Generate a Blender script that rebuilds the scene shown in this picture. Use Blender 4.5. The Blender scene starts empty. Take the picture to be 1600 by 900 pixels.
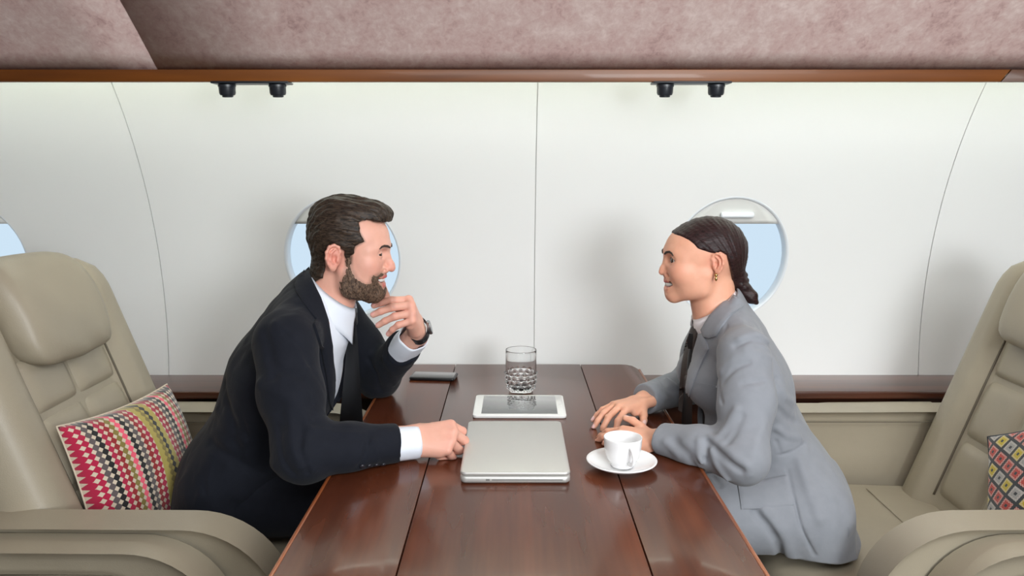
import bpy, bmesh, math, random
import numpy as np
from mathutils import Vector, Matrix
from mathutils.geometry import delaunay_2d_cdt

# ---------------------------------------------------------------- camera, world, lights, exposure
scene = bpy.context.scene
FPX = 1600 * 28.0 / 36.0
PITCH = math.atan(192.0 / FPX)
CAM = np.array([0.0, 0.0, 1.36])
cam_d = bpy.data.cameras.new('camera'); cam_d.lens = 28.0; cam_d.sensor_width = 36.0
cam_d.clip_start = 0.05
cam = bpy.data.objects.new('camera', cam_d); scene.collection.objects.link(cam)
cam.location = CAM; cam.rotation_euler = (math.pi / 2 - PITCH, 0, 0)
scene.camera = cam

world = bpy.data.worlds.new('world'); scene.world = world; world.use_nodes = True
wn = world.node_tree
bg = wn.nodes['Background']
bg.inputs['Color'].default_value = (0.68, 0.85, 1.0, 1); bg.inputs['Strength'].default_value = 0.66

def area_light(name, loc, target, size, size_y, power, color):
    d = bpy.data.lights.new(name, 'AREA'); d.shape = 'RECTANGLE'; d.size = size; d.size_y = size_y
    d.energy = power; d.color = color
    o = bpy.data.objects.new(name, d); scene.collection.objects.link(o)
    o.location = loc
    o.rotation_euler = (Vector(target) - Vector(loc)).to_track_quat('-Z', 'Y').to_euler()
    return o
# unseen area lights, added: overhead fill, and a key behind the camera
area_light('ceiling_light_panel', (0.55, 0.15, 2.06), (0.0, 1.7, 0.7), 2.6, 0.8, 32, (0.95, 0.98, 1.0))
area_light('opposite_window_daylight', (1.20, -1.15, 1.50), (0.0, 2.2, 0.95), 0.9, 0.7, 42, (0.93, 0.975, 1.0))
scene.view_settings.view_transform = 'Standard'
scene.view_settings.look = 'None'
scene.view_settings.gamma = 1.0
scene.view_settings.use_curve_mapping = False
scene.view_settings.exposure = 0.48

# ---------------------------------------------------------------- helpers
COL = scene.collection
_c, _s = math.cos(PITCH), math.sin(PITCH)
def ray(px, py):
    u = (px - 800) / FPX; v = (py - 450) / FPX
    return np.array([u, _c - v * _s, -_s - v * _c])
def atY(px, py, Y):
    r = ray(px, py); return CAM + r * (Y / r[1])
def atZ(px, py, z):
    r = ray(px, py); return CAM + r * ((z - CAM[2]) / r[2])

def tag(o, label=None, cat=None, group=None, kind=None):
    if label: o['label'] = label
    if cat: o['category'] = cat
    if group: o['group'] = group
    if kind: o['kind'] = kind
    return o
def empty(name, loc=(0, 0, 0), rz=0.0, parent=None):
    o = bpy.data.objects.new(name, None); COL.objects.link(o)
    o.location = loc; o.rotation_euler = (0, 0, rz); o.empty_display_size = 0.05
    if parent: o.parent = parent
    return o
def link_mesh(name, me, mats, parent=None, smooth=True):
    o = bpy.data.objects.new(name, me); COL.objects.link(o)
    for m in (mats if isinstance(mats, (list, tuple)) else [mats]): me.materials.append(m)
    if smooth: me.polygons.foreach_set('use_smooth', [True] * len(me.polygons))
    if parent: o.parent = parent
    return o
def from_bm(name, bm, mats, parent=None, smooth=True, sharp=None):
    bmesh.ops.recalc_face_normals(bm, faces=bm.faces)
    me = bpy.data.meshes.new(name); bm.to_mesh(me); bm.free()
    o = link_mesh(name, me, mats, parent, smooth)
    if sharp is not None and smooth:
        me.set_sharp_from_angle(angle=math.radians(sharp))
    return o
def box_bm(x0, x1, y0, y1, z0, z1, bevel=0.0, seg=2, bm=None):
    own = bm is None
    if own: bm = bmesh.new()
    r = bmesh.ops.create_cube(bm, size=1.0)
    vs = r['verts']
    for v in vs:
        v.co = Vector(((x0 + x1) / 2 + v.co.x * (x1 - x0), (y0 + y1) / 2 + v.co.y * (y1 - y0), (z0 + z1) / 2 + v.co.z * (z1 - z0)))
    if bevel > 0:
        es = list({e for v in vs for e in v.link_edges})
        bmesh.ops.bevel(bm, geom=es, offset=bevel, segments=seg, profile=0.5, affect='EDGES')
    return bm
def box(name, x0, x1, y0, y1, z0, z1, mat, parent=None, bevel=0.0, seg=2):
    return from_bm(name, box_bm(x0, x1, y0, y1, z0, z1, bevel, seg), mat, parent, smooth=bevel > 0, sharp=40 if bevel > 0 else None)
def lathe_bm(profile, n=48, bm=None, close=False):
    if bm is None: bm = bmesh.new()
    rings = []
    for (r, z) in profile:
        if r < 1e-6: rings.append([bm.verts.new((0, 0, z))])
        else: rings.append([bm.verts.new((r * math.cos(2 * math.pi * k / n), r * math.sin(2 * math.pi * k / n), z)) for k in range(n)])
    for a, b in zip(rings, rings[1:]):
        for k in range(n):
            k2 = (k + 1) % n
            if len(a) == 1 and len(b) == 1: continue
            if len(a) == 1: bm.faces.new((a[0], b[k], b[k2]))
            elif len(b) == 1: bm.faces.new((a[k], a[k2], b[0]))
            else: bm.faces.new((a[k], a[k2], b[k2], b[k]))
    return bm
def loft_bm(rings, closed=True, caps=True, bm=None):
    if bm is None: bm = bmesh.new()
    R = [[bm.verts.new(tuple(map(float, p))) for p in ring] for ring in rings]
    for a, b in zip(R, R[1:]):
        n = len(a)
        for k in range(n if closed else n - 1):
            k2 = (k + 1) % n
            bm.faces.new((a[k], a[k2], b[k2], b[k]))
    if caps and closed:
        bm.faces.new(list(reversed(R[0]))); bm.faces.new(R[-1])
    return bm
def tube_bm(pts, rad, n=10, bm=None, caps=True):
    pts = [np.array(p, float) for p in pts]
    rads = rad if isinstance(rad, (list, tuple, np.ndarray)) else [rad] * len(pts)
    rings = []; ref = None
    for i, p in enumerate(pts):
        t = pts[min(i + 1, len(pts) - 1)] - pts[max(i - 1, 0)]; t /= np.linalg.norm(t) + 1e-12
        if ref is None:
            ref = np.cross(t, [0, 0, 1.0])
            if np.linalg.norm(ref) < 0.1: ref = np.cross(t, [1.0, 0, 0])
        ref = ref - t * ref.dot(t); ref /= np.linalg.norm(ref)
        b = np.cross(t, ref)
        rings.append([p + rads[i] * (math.cos(2 * math.pi * k / n) * ref + math.sin(2 * math.pi * k / n) * b) for k in range(n)])
    return loft_bm(rings, True, caps, bm)

# ---------------------------------------------------------------- materials
class NB:
    def __init__(s, name):
        s.m = bpy.data.materials.new(name); s.m.use_nodes = True
        s.t = s.m.node_tree; s.b = s.t.nodes['Principled BSDF']
    def n(s, typ, **kw):
        nd = s.t.nodes.new(typ)
        for k, v in kw.items(): setattr(nd, k, v)
        return nd
    def l(s, a, b): s.t.links.new(a, b)
    def val(s, sock, v):
        if hasattr(v, 'links'): s.l(v, sock)
        else: sock.default_value = v
    def math(s, op, a, b=None, c=None):
        nd = s.n('ShaderNodeMath', operation=op)
        s.val(nd.inputs[0], a)
        if b is not None: s.val(nd.inputs[1], b)
        if c is not None: s.val(nd.inputs[2], c)
        return nd.outputs[0]
    def mix(s, f, a, b):
        nd = s.n('ShaderNodeMix', data_type='RGBA')
        s.val(nd.inputs[0], f); s.val(nd.inputs[6], a); s.val(nd.inputs[7], b)
        return nd.outputs[2]
    def ramp(s, f, stops, interp='LINEAR'):
        nd = s.n('ShaderNodeValToRGB'); cr = nd.color_ramp; cr.interpolation = interp
        while len(cr.elements) < len(stops): cr.elements.new(0.5)
        for e, (p, c) in zip(cr.elements, stops): e.position = p; e.color = (*c, 1) if len(c) == 3 else c
        s.val(nd.inputs[0], f); return nd.outputs[0]
    def coords(s, scale=(1, 1, 1), rot=(0, 0, 0), kind='Object'):
        tc = s.n('ShaderNodeTexCoord'); mp = s.n('ShaderNodeMapping')
        mp.inputs['Scale'].default_value = scale; mp.inputs['Rotation'].default_value = rot
        s.l(tc.outputs[kind], mp.inputs[0]); return mp.outputs[0]
    def noise(s, vec, scale=5, detail=4, rough=0.5, dist=0.0):
        nd = s.n('ShaderNodeTexNoise'); s.l(vec, nd.inputs['Vector'])
        nd.inputs['Scale'].default_value = scale; nd.inputs['Detail'].default_value = detail
        nd.inputs['Roughness'].default_value = rough; nd.inputs['Distortion'].default_value = dist
        return nd.outputs[0]
    def bump(s, h, strength=0.2, dist=0.001):
        nd = s.n('ShaderNodeBump'); nd.inputs['Strength'].default_value = strength; nd.inputs['Distance'].default_value = dist
        s.l(h, nd.inputs['Height']); s.l(nd.outputs[0], s.b.inputs['Normal'])
    def set(s, **kw):
        for k, v in kw.items(): s.val(s.b.inputs[k.replace('_', ' ')], v)
        return s
def rgb(r, g, b):
    f = lambda c: (c / 255 / 12.92) if c / 255 <= 0.04045 else ((c / 255 + 0.055) / 1.055) ** 2.4
    return (f(r), f(g), f(b), 1.0)
def plain(name, col, rough=0.5, metal=0.0, **kw):
    n = NB(name); n.set(Base_Color=col, Roughness=rough, Metallic=metal, **kw); return n.m

M = {}
def mk_wood(name, c1, c2, c3, axis, rough=0.22, coat=0.5):
    n = NB(name)
    sc = [9.0, 9.0, 9.0]; sc[axis] = 0.7
    v = n.coords(tuple(sc))
    a = n.noise(v, 2.2, 3, 0.5, 0.1)
    sc2 = [60.0, 60.0, 60.0]; sc2[axis] = 1.6
    b = n.noise(n.coords(tuple(sc2)), 2.0, 1, 0.5)
    f = n.math('ADD', n.math('MULTIPLY', a, 0.9), n.math('MULTIPLY', b, 0.1))
    col = n.ramp(f, [(0.34, c1), (0.52, c2), (0.72, c3)])
    n.set(Base_Color=col, Roughness=rough, Coat_Weight=coat, Coat_Roughness=0.06)
    return n.m
M['table_wood'] = mk_wood('table_wood', rgb(74, 36, 20)[:3], rgb(88, 44, 25)[:3], rgb(102, 53, 31)[:3], 1, 0.22, 0.12)
M['edge_wood'] = mk_wood('edge_wood', rgb(120, 62, 30)[:3], rgb(150, 84, 44)[:3], rgb(170, 98, 54)[:3], 1, 0.3, 0.4)
M['trim_wood'] = mk_wood('trim_wood', rgb(92, 48, 10)[:3], rgb(116, 64, 15)[:3], rgb(134, 78, 24)[:3], 0, 0.45, 0.1)
M['trim_wood2'] = mk_wood('trim_wood_dark', rgb(64, 32, 8)[:3], rgb(82, 44, 12)[:3], rgb(98, 54, 18)[:3], 0, 0.4, 0.2)
M['ledge_wood'] = mk_wood('ledge_wood', rgb(58, 30, 20)[:3], rgb(84, 46, 31)[:3], rgb(102, 58, 40)[:3], 0, 0.3, 0.4)

def mk_leather(name, col):
    n = NB(name)
    v = n.coords((1, 1, 1))
    big = n.noise(v, 7, 3, 0.5)
    c2 = tuple(min(1, x * 1.08) for x in col[:3]) + (1,); c1 = tuple(x * 0.92 for x in col[:3]) + (1,)
    n.set(Base_Color=n.mix(big, c1, c2), Roughness=0.42, Specular_IOR_Level=0.45)
    vo = n.n('ShaderNodeTexVoronoi'); vo.inputs['Scale'].default_value = 420; n.l(v, vo.inputs['Vector'])
    h = n.math('ADD', n.math('MULTIPLY', vo.outputs['Distance'], 0.5), n.math('MULTIPLY', n.noise(v, 38, 3, 0.5), 0.9))
    n.bump(h, 0.16, 0.002)
    return n.m
M['leather'] = mk_leather('beige_leather', rgb(158, 148, 129))
M['leather_seam'] = plain('leather_seam', rgb(96, 88, 74), 0.7)
M['wall_white'] = None
n = NB('wall_panel_white'); v = n.coords((1, 1, 1))
n.set(Base_Color=n.mix(n.noise(v, 1.5, 2), rgb(228, 228, 227), rgb(233, 233, 232)), Roughness=0.55)
n.bump(n.noise(v, 300, 2), 0.05, 0.0005); M['wall_white'] = n.m
M['seam_grey'] = plain('seam_shadow_gap', rgb(206, 206, 203), 0.8)
n = NB('ceiling_suede_paper')
v = n.coords((1.7, 1.2, 1.2))
a = n.noise(v, 9, 7, 0.68, 0.35); b = n.noise(n.coords((9, 8, 8), (0.2, 0, 0.3)), 7, 5, 0.65, 0.6); c = n.noise(v, 2.2, 2, 0.5)
f = n.math('ADD', n.math('ADD', n.math('MULTIPLY', a, 0.5), n.math('MULTIPLY', b, 0.4)), n.math('MULTIPLY', c, 0.2))
n.set(Base_Color=n.ramp(f, [(0.36, rgb(168, 134, 130)[:3]), (0.5, rgb(206, 176, 171)[:3]), (0.58, rgb(214, 190, 184)[:3]), (0.72, rgb(232, 214, 208)[:3])]), Roughness=0.8)
n.bump(b, 0.25, 0.002); M['ceiling'] = n.m
M['black_plastic'] = plain('black_plastic', rgb(34, 38, 44), 0.35)
M['floor'] = plain('cabin_carpet', rgb(84, 76, 66), 0.95)
# ================================================================ the cabin shell
WR, WZ0, WYM = 1.22, 0.83, 2.570            # fuselage lining: an arc in section
def wallY(z):
    d = min(abs(z - WZ0), WR - 0.01)
    k = 0.94 if z > WZ0 else 1.0
    return WYM - k * (WR - math.sqrt(WR * WR - d * d))
WIN_X = [-1.745, -0.545, 0.702]; WIN_Z = 1.062; WIN_A, WIN_B = 0.186, 0.200
SEAMS = [-2.37, -1.135, 0.073, 1.344, 2.60]
ZW0, ZW1 = 0.30, 1.75

wall = empty('wall_back'); tag(wall, 'white curved cabin side wall of tall panels', 'wall', kind='structure')
def wall_panel(xa, xb, wins):
    """curved panel with round-cornered window holes, 12 mm deep reveal"""
    pts = []; edges = []
    def add_loop(loop):
        s = len(pts)
        pts.extend(loop)
        edges.extend([(s + i, s + (i + 1) % len(loop)) for i in range(len(loop))])
    nz = 34
    zs = [ZW0 + (ZW1 - ZW0) * i / nz for i in range(nz + 1)]
    nxn = 26
    xs = [xa + (xb - xa) * i / nxn for i in range(nxn + 1)]
    loop = [(x, ZW0) for x in xs[:-1]] + [(xb, z) for z in zs[:-1]] + [(x, ZW1) for x in reversed(xs[1:])] + [(xa, z) for z in reversed(zs[1:])]
    add_loop([Vector(p) for p in loop])
    NW = 64
    holes = []
    for wx in wins:
        h = [Vector((wx + WIN_A * math.cos(2 * math.pi * k / NW), WIN_Z + WIN_B * math.sin(2 * math.pi * k / NW))) for k in range(NW)]
        holes.append(h); add_loop(h)
    for x in xs[1:-1]:
        for z in zs[1:-1]:
            if all(((x - wx) / (WIN_A + 0.015)) ** 2 + ((z - WIN_Z) / (WIN_B + 0.015)) ** 2 > 1 for wx in wins):
                pts.append(Vector((x, z)))
    vs, es, fs, *_ = delaunay_2d_cdt([Vector(p) for p in pts], edges, [], 0, 1e-5)
    bm = bmesh.new()
    bv = [bm.verts.new((p.x, wallY(p.y), p.y)) for p in vs]
    for f in fs:
        cx = sum(vs[i].x for i in f) / len(f); cz = sum(vs[i].y for i in f) / len(f)
        if any(((cx - wx) / WIN_A) ** 2 + ((cz - WIN_Z) / WIN_B) ** 2 < 0.995 for wx in wins): continue
        bm.faces.new([bv[i] for i in f])
    bmesh.ops.recalc_face_normals(bm, faces=bm.faces)
    bm.faces.ensure_lookup_table()
    if bm.faces[0].normal.y > 0: bmesh.ops.reverse_faces(bm, faces=bm.faces)
    be = [e for e in bm.edges if e.is_boundary]
    r = bmesh.ops.extrude_edge_only(bm, edges=be)
    for v in [g for g in r['geom'] if isinstance(g, bmesh.types.BMVert)]: v.co.y += 0.02
    me = bpy.data.meshes.new('wall_panel'); bm.to_mesh(me); bm.free()
    o = link_mesh('wall_panel', me, M['wall_white'], wall, True)
    me.set_sharp_from_angle(angle=math.radians(40))
    return o
g = 0.0013
for i in range(4):
    wall_panel(SEAMS[i] + g, SEAMS[i + 1] - g, [w for w in WIN_X if SEAMS[i] < w < SEAMS[i + 1]])
# light grey backing seen in the joints
bm = bmesh.new()
for sx in SEAMS[1:4]:
    loft_bm([[(sx - 0.012, wallY(z) + 0.006, z), (sx + 0.012, wallY(z) + 0.006, z)] for z in np.linspace(ZW0, ZW1, 30)], closed=False, caps=False, bm=bm)
from_bm('joint_backing', bm, M['seam_grey'], wall)

M['window_bezel'] = plain('window_bezel_white', rgb(222, 226, 230), 0.35)
M['shade_cloth'] = plain('window_shade_white', rgb(214, 214, 210), 0.6)
n = NB('window_pane_acrylic'); n.set(Base_Color=(0.93, 0.97, 1, 1), Roughness=0.02, IOR=1.05, Transmission_Weight=1.0, Alpha=0.25); M['pane'] = n.m
def ell(wx, z0, ax, bz, y, n=64, tilt=True):
    out = []
    for k in range(n):
        a = 2 * math.pi * k / n
        z = z0 + bz * math.sin(a)
        out.append((wx + ax * math.cos(a), (wallY(z) if tilt else wallY(z0)) + y, z))
    return out
for i, wx in enumerate(WIN_X):
    w = empty('window_%d' % (i + 1), (0, 0, 0))
    tag(w, ['oval cabin window at the far left behind the seat headrest',
            'oval cabin window behind the man with its shade a little lowered',
            'oval cabin window behind the woman with its shade a little lowered'][i], 'window', 'cabin windows', kind='structure')
    # funnel shaped bezel running outward through the lining
    rings = [ell(wx, WIN_Z, WIN_A + 0.002, WIN_B + 0.002, -0.0004), ell(wx, WIN_Z, WIN_A - 0.001, WIN_B - 0.001, -0.0016),
             ell(wx, WIN_Z, WIN_A - 0.006, WIN_B - 0.006, 0.004), ell(wx, WIN_Z, WIN_A - 0.007, WIN_B - 0.007, 0.014), ell(wx, WIN_Z, WIN_A - 0.009, WIN_B - 0.009, 0.028),
             ell(wx, WIN_Z, WIN_A - 0.009, WIN_B - 0.009, 0.036), ell(wx, WIN_Z, WIN_A + 0.004, WIN_B + 0.004, 0.036)]
    from_bm('bezel', loft_bm(rings, True, False), M['window_bezel'], w)
    bm = bmesh.new(); f0 = [bm.verts.new(p) for p in ell(wx, WIN_Z, WIN_A - 0.008, WIN_B - 0.008, 0.030)]; bm.faces.new(f0)
    bmesh.ops.triangulate(bm, faces=bm.faces)
    from_bm('pane', bm, M['pane'], w, smooth=False)
    # pull-down shade: an oval segment with a straight lower hem
    zs = 1.176
    bm = bmesh.new(); lowx = (WIN_A - 0.007) * math.sqrt(1 - ((zs - WIN_Z) / (WIN_B - 0.007)) ** 2)
    arc = []
    a0 = math.asin((zs - WIN_Z) / (WIN_B - 0.007))
    for k in range(25):
        a = a0 + (math.pi - 2 * a0) * k / 24
        arc.append((wx + (WIN_A - 0.007) * math.cos(a), WIN_Z + (WIN_B - 0.007) * math.sin(a)))
    rows = []
    for k in range(13):
        (xr, z), (xl, _) = arc[k], arc[24 - k]
        rows.append([(xl + (xr - xl) * j / 8, wallY(z) + 0.006, z) for j in range(9)])
    loft_bm(rows, closed=False, caps=False, bm=bm)
    sh = from_bm('shade', bm, M['shade_cloth'], w)
    sm = sh.modifiers.new('s', 'SOLIDIFY'); sm.thickness = 0.004; sm.offset = 1
    box('shade_pull', wx - 0.045, wx + 0.06, wallY(1.2) - 0.012, wallY(1.2) + 0.006, 1.196, 1.214, M['window_bezel'], w, 0.006, 3)

# wooden fascia board below the overhead lining and the light cove behind it
BZ, BY0, BY1 = 1.571, 2.095, 2.115
BH = 0.0305
for i, (xa, xb) in enumerate(((-2.4, 1.262), (1.265, 2.6))):
    bm = bmesh.new()
    loop = [(xa, BZ), (xb + (-0.012 if i == 0 else 0), BZ), (xb + (0.012 if i == 0 else 0), BZ + BH), (xa, BZ + BH)]
    if i == 1: loop = [(xa - 0.012, BZ), (xb, BZ), (xb, BZ + BH), (xa + 0.012, BZ + BH)]
    loft_bm([[(x, BY0, z) for x, z in loop], [(x, BY1, z) for x, z in loop]], True, True, bm)
    bmesh.ops.bevel(bm, geom=bm.edges[:], offset=0.0012, segments=2, profile=0.5, affect='EDGES')
    t = from_bm('trim_%d' % (i + 1), bm, M['trim_wood'] if i == 0 else M['trim_wood2'], None, sharp=40)
    tag(t, ['long orange-brown wooden board under the pink overhead lining', 'short darker brown wooden board end at the upper right'][i], 'wood trim', kind='structure')
n = NB('cove_light_tube'); n.set(Base_Color=(1, 1, 1, 1)); n.b.inputs['Emission Color'].default_value = (0.90, 1.0, 0.86, 1); n.b.inputs['Emission Strength'].default_value = 17.0
M['cove'] = n.m
cl = from_bm('cove_light', tube_bm([(-2.35, 2.150, 1.604), (2.55, 2.150, 1.604)], 0.008, 10), M['cove'])
tag(cl, 'thin light tube hidden above the wooden board, washing the wall top', 'light')
# overhead lining: two sheets with a slanted joint
def ceil_pt(x, t):                       # t 0 at the board's front edge, rising towards the aisle
    return (x, BY0 + 0.018 - 0.95 * t, BZ + BH + 0.0005 + 0.78 * t - 0.26 * t * t)
CJ = atY(245, 109, 2.10)[0]
def ceil_panel(xa, xb, k):
    rows = []
    for i in range(25):
        t = i / 24 * 1.35
        rows.append([ceil_pt(xa(t) + (xb(t) - xa(t)) * j / 10, t) for j in range(11)])
    bm = loft_bm(rows, closed=False, caps=False)
    o = from_bm('ceiling_panel', bm, M['ceiling'], ceiling)
    m = o.modifiers.new('s', 'SOLIDIFY'); m.thickness = 0.012; m.offset = 0
    return o
ceiling = empty('ceiling'); tag(ceiling, 'dusty pink mottled overhead lining', 'ceiling', kind='structure')
ceil_panel(lambda t: -2.4, lambda t: CJ - 0.0009, 0)
ceil_panel(lambda t: CJ + 0.0009, lambda t: 2.6, 1)
M['joint_dark'] = plain('joint_dark', rgb(60, 46, 42), 0.9)
from_bm('joint_backing', loft_bm([[(CJ - 0.015, ceil_pt(0, t)[1] + 0.008, ceil_pt(0, t)[2] + 0.008), (CJ + 0.015, ceil_pt(0, t)[1] + 0.008, ceil_pt(0, t)[2] + 0.008)] for t in np.linspace(0, 1.35, 20)], closed=False, caps=False), M['joint_dark'], ceiling)
# wooden side ledge along the wall foot, lower dado below, and the floor
bm = box_bm(-2.4, 2.6, 2.365, 2.60, 0.648, 0.674, 0.006, 3)
t3 = from_bm('trim_3', bm, M['ledge_wood'], None, sharp=40); tag(t3, 'dark brown wooden side ledge along the foot of the white wall', 'wood ledge', kind='structure')
b = box('wall_dado', -2.4, 2.6, 2.44, 2.47, 0.0, 0.648, M['ledge_wood']); tag(b, 'dark brown lower cabin wall below the wooden ledge', 'wall', kind='structure')
fl = box('floor', -2.4, 2.6, -2.2, 2.47, -0.03, 0.0, M['floor']); tag(fl, 'beige carpeted cabin floor', 'floor', kind='structure')

# reading light units under the board
def light_unit(px_a, px_b, label):
    y = 2.100
    xa, xb = atY(px_a, 140, y)[0], atY(px_b, 140, y)[0]
    o = empty('reading_light', ((xa + xb) / 2, y, BZ)); tag(o, label, 'reading light', 'reading lights under the board')
    h = (xb - xa) / 2
    box('mounting_plate', -h - 0.034, h + 0.034, -0.026, 0.026, -0.006, 0.0, M['black_plastic'], o, 0.0025, 2)
    for s in (-1, 1):
        noz = from_bm('nozzle', lathe_bm([(0, -0.006), (0.022, -0.006), (0.0225, -0.012), (0.021, -0.013), (0.0205, -0.028), (0.0185, -0.033), (0.014, -0.034), (0.0135, -0.038), (0.010, -0.039), (0.009, -0.034), (0, -0.033)], 32), M['black_plastic'], o, sharp=40)
        noz.location = (s * h, -0.002, 0)
        noz.rotation_euler = (0.10, 0, 0)
    return o
light_unit(355, 434, 'black twin-nozzle reading light under the board, on the left above the man')
light_unit(1039, 1119, 'black twin-nozzle reading light under the board, on the right above the woman')

# the rest of the cabin, behind the camera: opposite lining, crown, end bulkheads
rows = []
for a in np.linspace(0, 1, 24):
    yy = -1.75 - 0.25 * math.sin(math.pi * a); rows.append([(-2.4, yy if a < 0.6 else yy + (a - 0.6) * 1.2, 2.25 * a), (2.6, yy if a < 0.6 else yy + (a - 0.6) * 1.2, 2.25 * a)])
wf = from_bm('wall_front', loft_bm(rows, closed=False, caps=False), M['wall_white']); tag(wf, 'white curved cabin lining on the aisle side', 'wall', kind='structure')
cz = ceil_pt(0, 1.35)
cr = box('ceiling_crown', -2.4, 2.6, -1.6, cz[1] + 0.02, cz[2] - 0.004, cz[2] + 0.02, M['wall_white']); tag(cr, 'white crown of the cabin ceiling above the aisle', 'ceiling', kind='structure')
for nm, x in (('wall_left', -2.4), ('wall_right', 2.6)):  # unseen end walls, dark wood to cut bounce on the seats
    b = box(nm, x - 0.02, x, -2.1, 2.6, -0.03, 2.3, M['ledge_wood']); tag(b, 'dark wooden cabin bulkhead at the %s end' % ('left' if x < 0 else 'right'), 'wall', kind='structure')
# ================================================================ table and what stands on it
TZ = 0.72; TX0, TX1, TY0, TY1 = -0.385, 0.408, 1.00, 2.520
S1, S2 = -0.183, 0.222
table = empty('table', (0, 0, 0)); tag(table, 'dark glossy reddish-brown wooden table between the two seats', 'table')
def leaf(x0, x1, y0, y1, corner=None):
    loop = [(x0, y0), (x1, y0), (x1, y1), (x0, y1)]
    if corner == 'r': loop = [(x0, y0), (x1, y0), (x1, y1 - 0.055), (x1 - 0.012, y1 - 0.018), (x1 - 0.03, y1 - 0.002), (x1 - 0.05, y1), (x0, y1)]
    if corner == 'l': loop = [(x0, y0), (x1, y0), (x1, y1), (x0 + 0.05, y1), (x0 + 0.03, y1 - 0.002), (x0 + 0.012, y1 - 0.018), (x0, y1 - 0.055)]
    bm = loft_bm([[(x, y, TZ - 0.032) for x, y in loop], [(x, y, TZ) for x, y in loop]], True, True)
    te = [e for e in bm.edges if all(v.co.z > TZ - 0.001 for v in e.verts)]
    bmesh.ops.bevel(bm, geom=te, offset=0.0012, segments=2, profile=0.5, affect='EDGES')
    return from_bm('top_panel', bm, M['table_wood'], table, sharp=30)
EDG = 0.008
leaf(TX0 + EDG, S1 - 0.0011, TY0, TY1, 'l'); leaf(S1 + 0.0011, S2 - 0.0011, TY0, TY1 + 0.002); leaf(S2 + 0.0011, TX1 - EDG, TY0, TY1, 'r')
for s, x in ((-1, TX0), (1, TX1)):
    a, b2 = (x, x + EDG) if s < 0 else (x - EDG, x)
    box('edge_band', a, b2, TY0, TY1 - 0.06, TZ - 0.034, TZ + 0.0006, M['edge_wood'], table, 0.003, 3)
box('under_frame', TX0 + 0.05, TX1 - 0.05, TY0 + 0.05, TY1 - 0.08, TZ - 0.075, TZ - 0.034, M['ledge_wood'], table)
box('pedestal', -0.09, 0.11, 1.62, 2.25, 0.0, TZ - 0.075, M['ledge_wood'], table, 0.01, 2)

M['aluminium'] = None
n = NB('brushed_aluminium'); v = n.coords((1, 1, 1)); n.set(Base_Color=rgb(205, 204, 200), Metallic=0.55, Roughness=0.42); n.bump(n.noise(v, 900, 2), 0.04, 0.0002); M['aluminium'] = n.m
M['alu_dark'] = plain('aluminium_slot', rgb(120, 120, 118), 0.5, 0.3)
def rrect(x0, x1, y0, y1, r, n=8):
    out = []
    for cx, cy, a0 in ((x1 - r, y1 - r, 0), (x0 + r, y1 - r, 90), (x0 + r, y0 + r, 180), (x1 - r, y0 + r, 270)):
        for k in range(n + 1):
            a = math.radians(a0 + 90 * k / n); out.append((cx + r * math.cos(a), cy + r * math.sin(a)))
    return out
def slab(name, x0, x1, y0, y1, z0, z1, r, mat, parent, be=0.002, ytaper=0):
    rings = []
    for (ins, z) in ((be, z0), (0.0, z0 + be), (0.0, z1 - be), (be * 0.35, z1 - be * 0.3), (be, z1)):
        rings.append([(x, y, z) for x, y in rrect(x0 + ins, x1 - ins, y0 + ins, y1 - ins, max(r - ins, 0.0005))])
    return from_bm(name, loft_bm(rings), mat, parent, sharp=50)
# laptop (short side with the disc slot towards the camera)
a = atZ(718.5, 757, TZ); b_ = atZ(891.5, 757, TZ)
LW = b_[0] - a[0]; lap = empty('laptop', ((a[0] + b_[0]) / 2, a[1], TZ)); lap.rotation_euler = (0, 0, 0.0)
tag(lap, 'closed silver aluminium laptop lying in the middle of the table', 'laptop')
w2 = LW / 2; LD = 0.330
slab('base', -w2, w2, 0, LD, 0.0015, 0.0165, 0.013, M['aluminium'], lap, 0.004)
slab('lid', -w2, w2, 0.0005, LD, 0.0175, 0.0255, 0.013, M['aluminium'], lap, 0.0025)
box('disc_slot', -w2 * 0.42, w2 * 0.86, -0.0006, 0.004, 0.0088, 0.0108, M['alu_dark'], lap)
box('lock_slot', -w2 * 0.53, -w2 * 0.46, -0.0006, 0.004, 0.0080, 0.0115, M['alu_dark'], lap)
for sx in (-1, 1):
    for yy in (0.03, LD - 0.03):
        ft = from_bm('foot', lathe_bm([(0, 0), (0.006, 0), (0.007, 0.002), (0, 0.002)], 16), M['black_plastic'], lap); ft.location = (sx * (w2 - 0.03), yy, 0)
# tablet
c0 = atZ(737, 652, TZ); c1 = atZ(888, 655, TZ); c2 = atZ(747, 616.5, TZ)
TWd = 0.241; tab = empty('tablet', ((c0[0] + c1[0]) / 2 - 0.001, c0[1] - 0.012, TZ)); tab.rotation_euler = (0, 0, -0.01)
tag(tab, 'white framed tablet with a dark glossy screen behind the laptop', 'tablet')
M['tablet_white'] = plain('tablet_white', rgb(236, 236, 234), 0.15)
M['screen'] = plain('dark_glass_screen', rgb(96, 98, 98), 0.05, 0.0, Coat_Weight=1.0)
TD = 0.186
slab('case', -TWd / 2, TWd / 2, 0, TD, 0.0, 0.0088, 0.012, M['tablet_white'], tab, 0.002)
slab('screen', -TWd / 2 + 0.022, TWd / 2 - 0.022, 0.014, TD - 0.014, 0.0085, 0.0091, 0.001, M['screen'], tab, 0.0003)
hb = from_bm('home_button', lathe_bm([(0, 0.0091), (0.0045, 0.0091), (0.0055, 0.0088), (0.0055, 0.008)], 20), M['tablet_white'], tab); hb.location = (TWd / 2 - 0.011, TD / 2, 0)
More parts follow.
